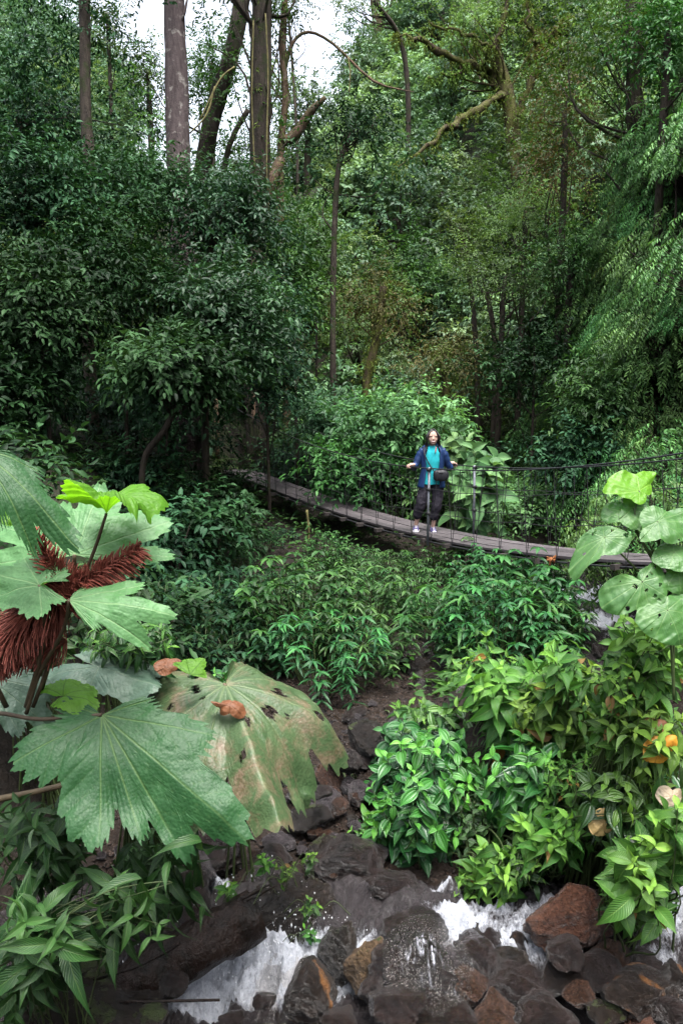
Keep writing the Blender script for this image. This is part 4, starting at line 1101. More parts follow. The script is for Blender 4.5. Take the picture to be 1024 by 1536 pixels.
# fingered herbs under and before the bridge
fh = [whorl_herb(91), whorl_herb(92, 'L_finger', .12, .045, 60, .6, 1.0, 6), whorl_herb(93, 'L_finger', .13, .03, 60, .8, .7, 8), whorl_herb(96, 'L_mid', .11, .04, 36, .5, .8, 5)]
spots = [(470, 925), (548, 930), (690, 925), (790, 905), (445, 962), (515, 972), (730, 960), (775, 950), (470, 890), (560, 885), (640, 880), (720, 880), (790, 880), (850, 850), (400, 905),
         (520, 850), (640, 845), (760, 850), (600, 905), (490, 830), (545, 838), (460, 850), (580, 850), (700, 855), (480, 1000), (740, 985), (800, 950), (330, 900), (400, 860), (290, 930), (360, 985), (300, 870), (350, 830), (270, 800), (390, 800), (320, 780), (420, 790), (260, 860), (370, 930), (410, 920), (240, 930), (300, 990)]
fd = whorl_herb(99, 'L_dark', .13, .05, 40, .8, .7, 5)  # dark leaf colour stands in for the black shade of the hollow
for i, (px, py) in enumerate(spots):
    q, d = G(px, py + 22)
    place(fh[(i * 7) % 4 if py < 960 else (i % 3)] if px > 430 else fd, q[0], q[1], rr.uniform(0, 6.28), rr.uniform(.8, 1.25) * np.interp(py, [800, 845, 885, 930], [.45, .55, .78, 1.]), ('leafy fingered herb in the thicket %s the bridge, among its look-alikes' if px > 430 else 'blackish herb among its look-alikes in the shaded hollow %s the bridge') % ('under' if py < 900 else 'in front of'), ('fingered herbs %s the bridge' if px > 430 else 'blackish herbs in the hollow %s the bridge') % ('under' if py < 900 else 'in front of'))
# dark understory on the left bank and behind the bridge
ds = [proto('understory_shrub', 'shrub', 94, 'L_dark', .8, 1.1, .12, .05, 8, 26), proto('understory_shrub', 'shrub', 95, 'L_mid', .8, 1.2, .11, .045, 8, 28)]
k = 0
for y in np.arange(6.6, 22.5, 1.25):
    for x in np.arange(-12, 6, 1.2):
        xv, yv = x + rr.uniform(-.5, .5), y + rr.uniform(-.5, .5)
        xl = float(np.interp(yv, [4, 5, 8, 12, 16, 19.5, 24], [-1.6, -1.7, -2.0, -2.5, -2.7, -2.3, -1.0]))
        d = yv * CP; px = 512 + xv / d * FPX
        if px < -90 or px > 1100: continue
        if xv < -2.2 and yv < 15.5 and rr.uniform() < .55: continue
        if yv < 15 and xv > xl + (1.2 if yv > 9 else .2): continue
        if abs(xv - (1.23 - .49 * (yv - 12.3))) < .75: continue
        zt = float(hgt(xv, yv)) + 1.15 - CAMZ; pyt = 768 - FPX * (yv * SP + zt * CP) / (yv * CP - zt * SP)
        if 310 < px < 1024 and xv < 1.23 - .49 * (yv - 12.3) and pyt < np.interp(px, [310, 356, 450, 560, 645, 800, 1010], [690, 715, 752, 790, 812, 838, 858]): continue
        if xv < .6 and yv < 19 and k % 2: k += 1  # dark kind only here: its leaf colour carries the hollow's shade
        if xv < .3 and yv < 17.5 and xv > -4 and rr.uniform() < .3: continue
        wh = 'on the dark left bank' if xv < xl + .5 else 'on the valley floor beyond the bridge'
        c = 'dark' if k % 2 == 0 else 'mid green'
        place(ds[k % 2], xv, yv, rr.uniform(0, 6.28), rr.uniform(.7, 1.25), '%s low shrub among its look-alikes %s' % (c, wh), '%s low shrubs %s' % (c, wh)); k += 1
print('understory', k)
# ferns
fe = [fern('fern', 'fern', 'L_fern', 97), fern('fern', 'fern', 'L_fern', 98, 7, 1.1, .26)]
for i, (px, py, sc, lab) in enumerate([(350, 745, 1.0, 'fern arching over the left side of the bridge head'), (318, 690, .9, 'fern in the shade left of the bridge head, above the arching one'), (560, 1405, .45, 'young fern rising behind the tan mossy rock'), (865, 720, 1.2, 'fern on the lower right bank behind the cables'),
                                       (800, 690, 1.2, 'fern left of the others on the shaded right bank'), (820, 640, 1.3, 'upper fern in the shaded right gully'), (400, 1310, .22, 'tiny fern on top of the sloping rock'), (790, 1150, .5, 'yellowish fern among the bright herbs in the right bushes'), (450, 1080, .3, 'small fern at the edge of the creek bed below the dark thicket'),
                                       (905, 660, 1.2, 'fern highest on the right bank near the cables'), (840, 1090, .45, 'pale fern in the middle of the bright herbs')]):
    q, d = G(px, py + 12); place(fe[i % 2], q[0], q[1], rr.uniform(0, 6.28), sc, lab)

# ground cover: leaves nobody could count
mb = MB(); n = 26000
x = rr.uniform(-14, 12, n); y = rr.uniform(6, 26, n)
xl = np.interp(y, [4, 5, 8, 12, 16, 19.5, 24], [-1.6, -1.7, -2.0, -2.5, -2.7, -2.3, -1.0]); xr = np.interp(y, [6, 8, 10, 13, 18, 25], [2.5, 3.2, 4.0, 4.8, 5, 4.4])
ok = (x < xl + .2) | (x > xr - .2) | (y > 13) | ((x > .6) & (x < 2.6) & (y > 5.6) & (y < 10))
x, y = x[ok], y[ok]; n = len(x); a = rr.uniform(0, 6.28, n)
leafset(mb, np.stack([x, y, hgt(x, y) + rr.uniform(.02, .3, n)], -1), np.stack([np.cos(a), np.sin(a), rr.uniform(-.2, .5, n)], -1), UP + rr.normal(0, .3, (n, 3)), rr.uniform(.08, .2, n), rr.uniform(.03, .08, n), .3, rr.uniform(0, 1, n), wob(x, y, 3, 5) * .5 + .5, FAR)
o = part('ground_cover', mb, MT['L_mid']); o['kind'] = 'stuff'; o['label'] = 'low leafy ground cover over the forest floor'; o['category'] = 'ground cover'

# hanging vines and roots
for i, (pl, lab) in enumerate([([(460, 765, 14.5), (463, 800, 14.5), (461, 870, 14.5)], 'yellowish hanging root below the left half of the bridge'), ([(398, 20, 19.6), (402, 110, 19.6), (400, 240, 19.6), (404, 330, 19.6)], 'thin pale vine hanging down the dark vine-hung trunk'),
                               ([(380, 30, 19.6), (378, 150, 19.6), (382, 260, 19.6)], 'second thin vine on the left side of the dark vine-hung trunk'), ([(522, 86, 20.7), (525, 110, 20.7), (523, 140, 20.7)], 'short strand hanging from the arched thin branch'),
                               ([(300, 180, 16.4), (330, 120, 16.4), (352, 100, 16.4)], 'slanting thin pale liana right of the pale trunk'), ([(285, 200, 16.4), (310, 172, 16.4), (322, 130, 16.4)], 'lower slanting liana beside the pale trunk')]):
    mb = MB(); tube(mb, spline([P(*q) for q in pl], 14), .018, 5, .3, i); solo('vine', mb, MT['vine'], lab, 'vine', P(*pl[-1]))
# ------------------------------------------------------------------ suspension bridge
BL, BM_, BR = P(356, 709, 20.0), P(645, 799, 12.5), P(1012, 842, 8.5)
ex = BR + (BR - BM_) * .45; ex[2] = BR[2] + .30
cl = np.array([BL, BM_, BR, ex])
tt = np.array([0] + list(np.cumsum(np.linalg.norm(np.diff(cl[:, :2], axis=0), axis=1)))); LEN = tt[-1]
u2 = (ex - BL)[:2] / np.linalg.norm((ex - BL)[:2]); cx = np.polyfit(tt, cl[:, 0], 1); cyf = np.polyfit(tt, cl[:, 1], 1); czf = np.polyfit(tt[:4], cl[:4, 2], 2)
NV = np.array([-u2[1], u2[0], 0.])
if NV[1] < 0: NV = -NV                          # points to the far side
BW = .72
# the deck's own hanging curve, read off where its middle line shows
_s, _z = [], []
for px, py in ((356, 706), (400, 721), (450, 741), (500, 757), (560, 776), (645, 799), (700, 810), (800, 823), (900, 833), (1012, 842)):
    v = P(px, py, 1.0) - np.array([0, 0, CAMZ]); p0 = np.array([np.polyval(cx, 0), np.polyval(cyf, 0)])
    k = np.linalg.solve(np.array([[v[0], -u2[0]], [v[1], -u2[1]]]), p0); _s.append(k[1]); _z.append(CAMZ + v[2] * k[0])
czf = np.polyfit(_s, _z, 3)


def deck(s, side=0., dz=0.):
    return np.array([np.polyval(cx, s), np.polyval(cyf, s), np.polyval(czf, s) + dz]) + NV * side


def tang(s):
    return nrm(deck(s + .05) - deck(s - .05))


SMID = tt[1]
br = thing('suspension_bridge', 'narrow sagging hanging footbridge of grey boards and wire crossing the ravine', 'bridge', deck(SMID, 0, -.2))
rb = np.random.RandomState(4)
mb = MB()
for j in range(4):
    off = -BW / 2 + BW / 4 * (j + .5); s = rb.uniform(-1.2, 0)
    while s < LEN:
        l = rb.uniform(1.3, 2.2); a, b = max(s, 0), min(s + l - .012, LEN)
        if b > a + .1:
            m = 6
            for q in range(m):
                s0, s1 = a + (b - a) * q / m, a + (b - a) * (q + 1) / m
                tone = rb.uniform(0, 1) if q == 0 else tone
                dz0 = rb.uniform(-.004, .006) if q == 0 else dz0
                c0, c1 = deck(s0, off, dz0), deck(s1, off, dz0); ux = nrm(c1 - c0); c = (c0 + c1) / 2
                box(mb, c, np.linalg.norm(c1 - c0), BW / 4 - .012, .028, ux, NV, np.cross(ux, NV), (tone, .5, .5, .5))
        s += l
part('deck', mb, MT['plank'], br, smooth=False)
for s in np.arange(.2, LEN, .62):
    mb = MB(); box(mb, deck(s, 0, -.048), .07, BW + .12 + rb.uniform(0, .14), .055, tang(s), NV, np.cross(tang(s), NV)); part('cross_beam', mb, MT['beam'], br, smooth=False)


def rail_h(s, far):
    """height of the handrail cable above the deck"""
    return 1.0 + .018 * (s - SMID) ** 2 * (.55 if s < SMID else .16)


for side in (-1, 1):
    off = side * BW / 2
    ss = np.linspace(0, LEN, 60)
    mb = MB(); tube(mb, [deck(s, off * 1.04, -.05) for s in ss], .012, 6, cap=False); part('deck_cable', mb, MT['cable'], br)
    mb = MB(); tube(mb, [deck(s, off * 1.08, rail_h(s, side > 0)) for s in ss], .0095, 6, cap=False); part('handrail_cable', mb, MT['cable'], br)
    for fr in (.36, .7):
        mb = MB(); tube(mb, [deck(s, off * 1.06, rail_h(s, 0) * fr + .012 * math.sin(s * 5 + fr * 9)) for s in ss], .0045, 5, cap=False); part('side_wire', mb, MT['wire'], br)
    for s in np.arange(.25, LEN - .3, .52):
        mb = MB(); w = .13 + rb.uniform(-.03, .03); lean = rb.uniform(-.05, .05)
        top = deck(s + lean, off * 1.08, rail_h(s, 0))
        tube(mb, [deck(s - w, off * 1.08, rail_h(s - w, 0)), deck(s, off * 1.1, -.05)], .0042, 4, cap=False)
        tube(mb, [deck(s + w, off * 1.08, rail_h(s + w, 0)), deck(s, off * 1.1, -.05)], .0042, 4, cap=False)
        part('hanger_wire', mb, MT['wire'], br)
    s = SMID + .5
    mb = MB(); tube(mb, [deck(s, off * 1.1, -.1), deck(s, off * 1.1, .5), deck(s, off * 1.08, rail_h(s, 0) + .015)], .018, 10)
    p = part('post', mb, MT['post'], br)
    mb = MB()
    for hz in (.36, .7, .98): tube(mb, [deck(s - .03, off * 1.1, rail_h(s, 0) * hz), deck(s + .03, off * 1.1, rail_h(s, 0) * hz)], .027, 8)
    part('clamp', mb, MT['wire'], p)
    for s in (.0, ):
        mb = MB(); tube(mb, [deck(s, off * 1.3, -.5), deck(s, off * 1.3, .8), deck(s - .05, off * 1.3, rail_h(s, 0) + .1)], .05, 8, .1); part('anchor_post', mb, MT['bark_brown'], br)
mb = MB()
sk = None
for s in np.linspace(SMID, LEN, 300):
    q = deck(s, -BW / 2); d = q[1] * CP - (q[2] - CAMZ) * SP
    if 512 + q[0] / d * FPX > 832: sk = s; break
for k in range(16):
    c = deck(sk + rb.uniform(-.05, .05), -BW / 2 * 1.12, -.03); tube(mb, spline([c, c + rb.normal(0, .02, 3) + [0, 0, .02], c + rb.normal(0, .03, 3) - [0, 0, .02]], 7), .006, 5, att=(.5, .5, .5, .5))
part('rope_knot', mb, MT['rope'], br)
# ------------------------------------------------------------------ the woman on the bridge
HC = deck(SMID - .02, 0, .016)
pr = thing('person', 'woman in an open blue jacket and turquoise shirt holding both handrails of the bridge', 'person', HC)


def W_(p): return np.asarray(p, float) + HC


def ell(mb, c, r, sub=3, rot=None):
    V, F = ico(sub); V = V * np.asarray(r)
    if rot is not None: V = V @ np.array(rot).T
    mb.add(V + W_(c), None, F)


def limb(mb, pts, rad, sides=14, n=14):
    pts = [W_(p) for p in pts]
    sp = spline(pts, n); rr = np.interp(np.linspace(0, 1, n), np.linspace(0, 1, len(rad)), rad)
    tube(mb, sp, rr, sides)
    for e, r in ((sp[0], rr[0]), (sp[-1], rr[-1])):
        V, F = ico(2); mb.add(V * r + e, None, F)


def remesh(o, vox, it=6, f=.6):
    m = o.modifiers.new('remesh', 'REMESH'); m.mode = 'VOXEL'; m.voxel_size = vox; m.use_smooth_shade = True
    m = o.modifiers.new('smooth', 'SMOOTH'); m.iterations = it; m.factor = f


HL = deck(SMID - .02, -BW / 2 * 1.08, rail_h(SMID, 0)) - HC      # where the near cable passes her right hand
HR = deck(SMID - .02, BW / 2 * 1.08, rail_h(SMID, 0)) - HC
RT = tang(SMID)
fl, frt = np.array([-.235, -.04, 0]), np.array([.02, -.06, -.0])
fl[2] = 0; frt[2] = -.02
hd = np.array([0, -.02, 1.405])
mb = MB()
ell(mb, hd + [0, .012, .025], (.078, .09, .09)); ell(mb, hd + [0, -.018, -.03], (.066, .068, .078)); ell(mb, hd + [0, -.052, -.082], (.030, .026, .026))
for s in (-1, 1):
    ell(mb, hd + [s * .034, -.050, -.028], (.028, .022, .026)); ell(mb, hd + [s * .073, .01, -.012], (.010, .02, .03)); ell(mb, hd + [s * .03, -.064, .026], (.026, .012, .014))
limb(mb, [hd + [0, -.078, .008], hd + [0, -.092, -.022]], [.007, .010]); ell(mb, hd + [0, -.086, -.027], (.014, .009, .008))
ell(mb, hd + [0, -.074, -.056], (.026, .012, .012))
limb(mb, [[0, .02, 1.34], [0, .03, 1.22]], [.047, .052])
for c, r in (([0, .02, 1.16], (.165, .095, .10)), ([0, .02, 1.04], (.14, .10, .14)), ([0, .02, .9], (.125, .095, .14)), ([0, .02, .78], (.155, .11, .12))): ell(mb, c, r)
for s, H, el in ((-1, HL, [-.275, .0, .955]), (1, HR, [.275, .09, .95])):
    wr = H + np.array([-s * .055, .0, .03]); wr = np.asarray(wr)
    limb(mb, [[s * .155, .02, 1.19], [s * .21, .03, 1.06], el], [.05, .043, .036]); limb(mb, [el, wr], [.036, .024])
    # hand closed over the cable: palm over the top, four fingers curling round, thumb beneath
    out = nrm(np.array([s * 1., .1 * s, -.15])); ax = RT * 1.0
    pc = H + np.array([-s * .012, 0, .027]); limb(mb, [wr, pc], [.023, .028])
    for k in range(4):
        o_ = ax * (k - 1.5) * .0195; ln = (.9, 1.05, 1., .8)[k]
        a = pc + o_ * .8; b = H + o_ + out * .026 * ln + [0, 0, .022]; c = H + o_ + out * .031 * ln + [0, 0, -.010]; e = H + o_ + out * .008 + [0, 0, -.024 * ln]
        limb(mb, [a, b, c, e], [.0105, .0095, .0088, .0075], 8, 10)
    a = pc - ax * .03 + [0, 0, -.004]; limb(mb, [a, H - ax * .036 - out * .014 + [0, 0, -.006], H - ax * .026 + out * .012 + [0, 0, -.02]], [.012, .0105, .0085], 8, 8)
for s, f in ((-1, fl), (1, frt)):
    hip = np.array([s * .085, .02, .74]); kn = (hip + f) / 2 + [s * .012, -.045, .03]; an = f + [0, .045, .085]
    limb(mb, [hip, (hip + kn) / 2 + [s * .01, 0, 0], kn], [.07, .06, .045]); limb(mb, [kn, (kn * .6 + an * .4) + [0, .015, 0], an], [.046, .046, .028])
body = part('body', mb, MT['skin'], pr); remesh(body, .0048, 4, .5)
# face
for s in (-1, 1):
    mb = MB(); tube(mb, spline([W_(hd + [s * .018, -.0865, .003]), W_(hd + [s * .031, -.0885, .0065]), W_(hd + [s * .044, -.078, .002])], 7), [.001, .0022, .003, .0032, .003, .0022, .001], 6); part('eye', mb, MT['eye'], body)
    mb = MB(); tube(mb, spline([W_(hd + [s * .014, -.087, .024]), W_(hd + [s * .03, -.0875, .03]), W_(hd + [s * .05, -.072, .024])], 7), [.001, .0018, .002, .002, .002, .0014, .001], 6); part('eyebrow', mb, MT['hair'], body)
sm_ = [W_(hd + q) for q in ([-.03, -.071, -.049], [-.016, -.084, -.056], [0, -.0885, -.058], [.016, -.084, -.056], [.03, -.071, -.049])]
mb = MB(); tube(mb, spline(sm_, 9), [.001, .004, .0055, .006, .0062, .006, .0055, .004, .001], 8); part('teeth', mb, MT['teeth'], body)
mb = MB()
tube(mb, spline([p + [0, -.001, .0055] for p in sm_], 9), [.001, .0018, .0022, .0022, .0022, .0022, .0022, .0018, .001], 6); tube(mb, spline([p + [0, -.001, -.007] for p in sm_], 9), [.001, .002, .003, .0034, .0034, .0034, .003, .002, .001], 6)
part('lips', mb, MT['lip'], body)
# hair: cap and long locks over both shoulders
mb = MB(); rh = np.random.RandomState(3)
V, F = ico(4); V2 = V * [.088, .102, .100] + hd + [0, .022, .028]
keep = ~((V[:, 1] < -.28) & (V[:, 2] < .66 - .2 * np.abs(V[:, 0])))
F2 = F[keep[F].all(1)]; mb.add(V2 + HC, None, F2)
for k in range(170):
    s = rh.choice([-1, 1]); a = rh.uniform(-.15, 1.25); fr = rh.uniform()
    top = hd + [s * .02 * rh.uniform(.0, 1), -.02 + .05 * a, .125]
    sd_ = hd + [s * (.085 + .018 * rh.uniform()) * math.cos(a * .55), -.058 + .12 * a, .02]
    nk = np.array([s * (.082 + .03 * rh.uniform()), -.04 + .10 * a, 1.28])
    ed = np.array([s * (.085 + .055 * rh.uniform()), -.075 + .12 * a * .8 + rh.normal(0, .008), 1.10 + rh.uniform(-.05, .1)])
    tube(mb, [W_(q) for q in spline([top, sd_, hd + [s * .088 * math.cos(a * .5), -.045 + .12 * a, -.06], nk, ed], 16)], [.009] * 12 + [.008, .007, .005, .002], 5)
hairo = part('hair', mb, MT['hair'], pr)
# shirt and jacket


def shell(mb, secs, a0, a1, n=40, seed=0, wr=.008):
    """stacked part rings: z, rx, ry, cx, cy; angle 0 looks at the camera"""
    th = np.linspace(a0, a1, n); rs = np.random.RandomState(seed); ph = rs.uniform(0, 6, 4); V = []
    zz = np.linspace(0, len(secs) - 1, 30); sc = np.array(secs, float)
    for z in zz:
        q = [np.interp(z, range(len(secs)), sc[:, k]) for k in range(5)]
        w = 1 + wr * 4 * (np.sin(th * 5 + ph[0] + z) + np.sin(th * 9 + ph[1] - z * 2) * .6) * .35
        V.append(np.stack([q[3] + np.sin(th) * q[1] * w, q[4] - np.cos(th) * q[2] * w, np.full(n, q[0]) + .004 * np.sin(th * 6 + ph[2])], -1))
    V = np.array(V).reshape(-1, 3); I = np.arange(29)[:, None] * n; J = np.arange(n - 1)[None]
    mb.add(V + HC, np.stack([I + J, I + J + 1, I + n + J + 1, I + n + J], -1).reshape(-1, 4))


mb = MB(); shell(mb, [(1.285, .06, .055, 0, .02), (1.25, .12, .075, 0, .02), (1.19, .165, .105, 0, .02), (1.05, .158, .118, 0, .015), (.92, .142, .112, 0, .015), (.80, .165, .122, 0, .015), (.715, .178, .13, 0, .015)], -PI, PI, 49, 1); part('shirt', mb, MT['shirt'], pr)
jk = MB(); shell(jk, [(1.30, .085, .075, 0, .025), (1.265, .135, .088, 0, .022), (1.20, .176, .118, 0, .02), (1.05, .165, .132, 0, .015), (.92, .155, .13, 0, .015), (.80, .175, .138, -.005, .015), (.66, .196, .148, -.01, .015)], .62, 2 * PI - .66, 56, 2, .014)
jo = part('jacket', jk, MT['jacket'], pr); m = jo.modifiers.new('solid', 'SOLIDIFY'); m.thickness = .012
for s, H, el in ((-1, HL, [-.275, .0, .955]), (1, HR, [.275, .09, .95])):
    mb = MB(); el = np.array(el); wr = H + np.array([-s * .075, .0, .027])
    sp = spline([W_(q) for q in ([s * .135, .02, 1.225], [s * .185, .025, 1.13], (np.array([s * .2, .03, 1.06]) + el) / 2, el, (el + wr) / 2, wr)], 30)
    tube(mb, sp, np.interp(np.linspace(0, 1, 30), [0, .15, .5, .6, .9, 1], [.056, .062, .049, .051, .040, .036]) * (1 + .05 * np.sin(np.arange(30) * 1.7)), 18, .05, 5)
    part('sleeve', mb, MT['jacket'], pr)
mb = MB(); V, F = ico(3); V = V * [.10, .045, .055]; mb.add(V + W_([.03, .11, 1.265]), None, F); part('hood', mb, MT['jacket'], pr)
mb = MB(); tube(mb, [W_(q) for q in ([.045, -.085, 1.27], [.035, -.105, 1.21], [.03, -.115, 1.17])], [.006, .009, .003], 6); part('collar_lining', mb, MT['lining'], pr)
# cropped trousers
mb = MB(); ell(mb, [0, .02, .735], (.165, .122, .085))
for s, f in ((-1, fl), (1, frt)):
    hip = np.array([s * .085, .02, .70]); kn = (np.array([s * .085, .02, .74]) + f) / 2 + [s * .012, -.04, .03]; an = f + [0, .04, .085]; cf = kn * .3 + an * .7 + [0, 0, .06]
    limb(mb, [hip, (hip + kn) / 2 + [s * .008, 0, 0], kn, cf], [.095, .088, .075, .066], 18, 20)
tr = part('trousers', mb, MT['trouser'], pr); remesh(tr, .008, 3)
tx = bpy.data.textures.new('folds', 'CLOUDS'); tx.noise_scale = .06
m = tr.modifiers.new('folds', 'DISPLACE'); m.texture = tx; m.strength = .022
# shoes
for s, f, dv in ((-1, fl, [-.10, -1, 0]), (1, frt, [.08, -1, 0])):
    dv = nrm(dv); sd_ = np.cross(dv, UP); mb = MB(); n = 20
    for lay, (z0, z1, k0, k1) in enumerate([(.016, .085, 1, .62)]):
        V = []
        th = np.linspace(0, 2 * PI, 28, endpoint=False)
        for q in np.linspace(0, 1, 10):
            w = np.where(np.cos(th) > 0, 1., 1.)
            hgt_ = z0 + (z1 - z0) * q * np.where(np.cos(th) > 0, 1 - .5 * np.cos(th), 1.05)
            k = k0 + (k1 - k0) * q ** 2.2
            V.append(f + [0, 0, 0] + dv * ((np.cos(th) * .118 * k) - .03 * q ** 2)[:, None] + sd_ * (np.sin(th) * .046 * k * (1 + .12 * np.cos(th)))[:, None] + UP * hgt_[:, None])
        V = np.array(V).reshape(-1, 3); I = np.arange(9)[:, None] * 28; J = np.arange(28)[None]; J2 = (J + 1) % 28
        mb.add(np.concatenate([V, [V[-28:].mean(0)]]) + HC, np.stack([I + J, I + J2, I + 28 + J2, I + 28 + J], -1).reshape(-1, 4), [[9 * 28 + j, 9 * 28 + (j + 1) % 28, 280] for j in range(28)])
    sh_ = part('shoe', mb, MT['shoe'], pr)
    mb = MB(); th = np.linspace(0, 2 * PI, 28, endpoint=False); V = []
    for z, k in ((-.002, .97), (.010, 1.06), (.022, 1.04), (.024, .9)):
        V.append(f + dv * (np.cos(th) * .12 * k)[:, None] + sd_ * (np.sin(th) * .048 * k * (1 + .12 * np.cos(th)))[:, None] + UP * z)
    V = np.array(V).reshape(-1, 3); I = np.arange(3)[:, None] * 28; J = np.arange(28)[None]; J2 = (J + 1) % 28
    mb.add(V + HC, np.stack([I + J, I + J2, I + 28 + J2, I + 28 + J], -1).reshape(-1, 4)); part('sole', mb, MT['sole'], sh_)
    mb = MB(); V, F = ico(2); mb.add(V * [.03, .03, .014] + W_(f + dv * .09 + [0, 0, .034]), None, F)
    for k in range(3):
        c = f + dv * (.045 - .026 * k) + UP * (.058 + .012 * k); tube(mb, [W_(c - sd_ * .022), W_(c + UP * .006), W_(c + sd_ * .022)], .004, 5)
    part('toe_cap', mb, MT['sole'], sh_)
# bag worn across the front, its strap over the shoulder
bg_ = thing('shoulder_bag', 'small black bag hanging at the waist of the woman on the bridge', 'bag', W_([.11, -.17, .80]))
mb = MB()
V, F = ico(4); V = np.sign(V) * np.abs(V) ** .7 * [.115, .06, .085]; V = V * (1 + .04 * np.sin(V[:, :1] * 60)); mb.add(V + W_([.11, -.165, .855]), None, F); part('pouch', mb, MT['bag'], bg_)
mb = MB(); tube(mb, spline([W_(q) for q in ([.02, -.175, .895], [.10, -.232, .90], [.20, -.19, .885])], 10), .006, 6); part('zip', mb, MT['wire'], bg_)
mb = MB(); tube(mb, spline([W_(q) for q in ([.02, -.175, .90], [-.06, -.14, 1.02], [-.125, -.105, 1.16], [-.13, -.01, 1.265], [-.1, .10, 1.2], [.06, .16, 1.0], [.19, .02, .88], [.2, -.12, .88])], 30), .009, 6); part('strap', mb, MT['bag'], bg_)
# ------------------------------------------------------------------ big ribbed and heart shaped leaves
def on_plane(px, py, c, n):
    o = np.array([0, 0, CAMZ]); v = P(px, py, 1.0) - o
    return o + v * (np.dot(c - o, n) / np.dot(v, n))


def big_leaf(mb, at, n, lobes, sinus=.38, curv=.5, fold=.012, cup=0., seed=0, serr=.02, sub=.06, nr=40, nth=None, holes=0, smooth=False, rib=.007, wave=1., crease=0., closed=False, sag=0., amp=1.0):
    """at: (px,py,d) of the stalk's end; lobes: lobe tips as photo pixels on the blade's plane, or (angle, length) pairs with amp=None"""
    rs = np.random.RandomState(seed); c = P(*at); n = nrm(n)
    if amp is not None:
        pts = np.array([on_plane(a, b, c, n) - c for a, b in lobes])
        m = pts.mean(0); e1 = nrm(m - n * np.dot(m, n)) if not closed else nrm(pts[0])
        e2 = np.cross(n, e1)
        th = np.arctan2(pts @ e2, pts @ e1); Ls = np.linalg.norm(pts, axis=1)
    else:
        e1 = nrm(np.array(closed if closed is not False else [1, 0, 0.]) - n * np.dot(closed if closed is not False else [1, 0, 0.], n)); e2 = np.cross(n, e1); closed = False
        th = np.array([l[0] for l in lobes]); Ls = np.array([l[1] for l in lobes])
    o = np.argsort(th); th, Ls = th[o], Ls[o]; k = len(th)
    R = Ls.max()
    nth = nth or 56 * k
    if closed:
        lo, hi = -PI, PI
    else:
        g0, g1 = (th[1] - th[0]) * .5, (th[-1] - th[-2]) * .5
        lo, hi = max(-PI + .02, th[0] - g0), min(PI - .02, th[-1] + g1)
    T = np.linspace(lo, hi, nth)
    # nearest lobe vein for every angle
    mids = (th[1:] + th[:-1]) / 2; ed = np.concatenate([[lo], mids, [hi]])
    idx = np.clip(np.searchsorted(mids, T), 0, k - 1)
    D = T - th[idx]; half = np.where(D > 0, ed[idx + 1] - th[idx], th[idx] - ed[idx]); q = np.clip(np.abs(D) / np.maximum(half, .05), 0, 1)
    if smooth:
        t3 = np.concatenate([th - 2 * PI, th, th + 2 * PI]); l3 = np.tile(Ls, 3)
        ro = np.interp(T, t3, l3) if closed else np.interp(T, th, Ls)
        w = max(3, nth // (k * 4)) | 1; ker = np.hanning(w + 2)[1:-1]; ker /= ker.sum()
        ro = np.convolve(np.concatenate([ro[-w:], ro, ro[:w]] if closed else [np.full(w, ro[0]), ro, np.full(w, ro[-1])]), ker, 'same')[w:-w]
    else:
        base = np.interp(T, th, Ls)
        s0 = sinus * (.75 + .5 * rs.uniform(size=k + 1)); sn = np.where(D > 0, s0[np.minimum(idx + 1, k)], s0[idx])
        ro = (Ls[idx] * (1 - q) + base * q) * (1 - sn * q ** 2.0)
        ph = q * 3.2 + .15; ro = ro + R * sub * (1 - np.abs((ph % 1) * 2 - 1) - .5) * (q > .06)
        arc = np.cumsum(np.abs(np.gradient(ro)) + ro * np.gradient(T)); ro = ro + R * serr * (np.abs(((arc / R * 24) % 1) * 2 - 1) - .5) * (.5 + rs.uniform(0, 1, nth) * .6)
        if not closed:
            edge = np.minimum(T - lo, hi - T); ro = ro * np.clip(.25 + edge / .25, 0, 1)
    f = np.linspace(0.0, 1, nr) ** .85
    r = f[:, None] * ro[None]; TT = np.broadcast_to(T, r.shape); DD = np.broadcast_to(D, r.shape); QQ = np.broadcast_to(q, r.shape)
    # herringbone side veins
    u = r * np.cos(DD); v = r * np.abs(np.sin(DD)); ph = (u - v * .85) / R * 12
    stripe = np.abs((ph % 1) - .5) * 2
    fr = np.clip(v / (.05 * R + .25 * u), 0, 1)
    vein = np.clip(1 - v / (.003 + .006 * (1 - f[:, None]) * R), 0, 1)
    vein = np.maximum(vein, np.clip((stripe - .93) / .07, 0, 1) * .35 * (v > .008 * R))
    z = -fold * r * (.5 - .5 * np.cos(PI * QQ)) + rib * R * (1 - stripe ** 3) * fr * np.clip(f[:, None] * 2, 0, 1) - .003 * R * vein
    wv = wob(r * np.cos(TT), r * np.sin(TT), R * .8, seed) * .085 * R * f[:, None] + wob(r * np.cos(TT), r * np.sin(TT), R * .25, seed + 1) * .026 * R * f[:, None]
    z = z + wv * wave - crease * np.abs(r * np.sin(TT)) + cup * R * (1 - np.exp(-f[:, None] * 2.5)) * (ro[None] / R)
    kv = 1 + .45 * rs.normal(0, 1, k); kk = (curv / R * np.interp(T, th, kv))[None]
    kk = np.where(np.abs(kk) < 1e-3, 1e-3, kk)
    rr = np.sin(np.clip(kk * r, -1.5, 1.5)) / kk; z = z - (1 - np.cos(np.clip(kk * r, -1.5, 1.5))) / kk
    V = c + (rr * np.cos(TT))[..., None] * e1 + (rr * np.sin(TT))[..., None] * e2 + z[..., None] * n
    V[..., 2] -= sag * (r / R) ** 2 * R
    A = np.zeros((*r.shape, 4)); A[..., 0] = rs.uniform(); A[..., 1] = f[:, None]; A[..., 2] = vein; A[..., 3] = .5
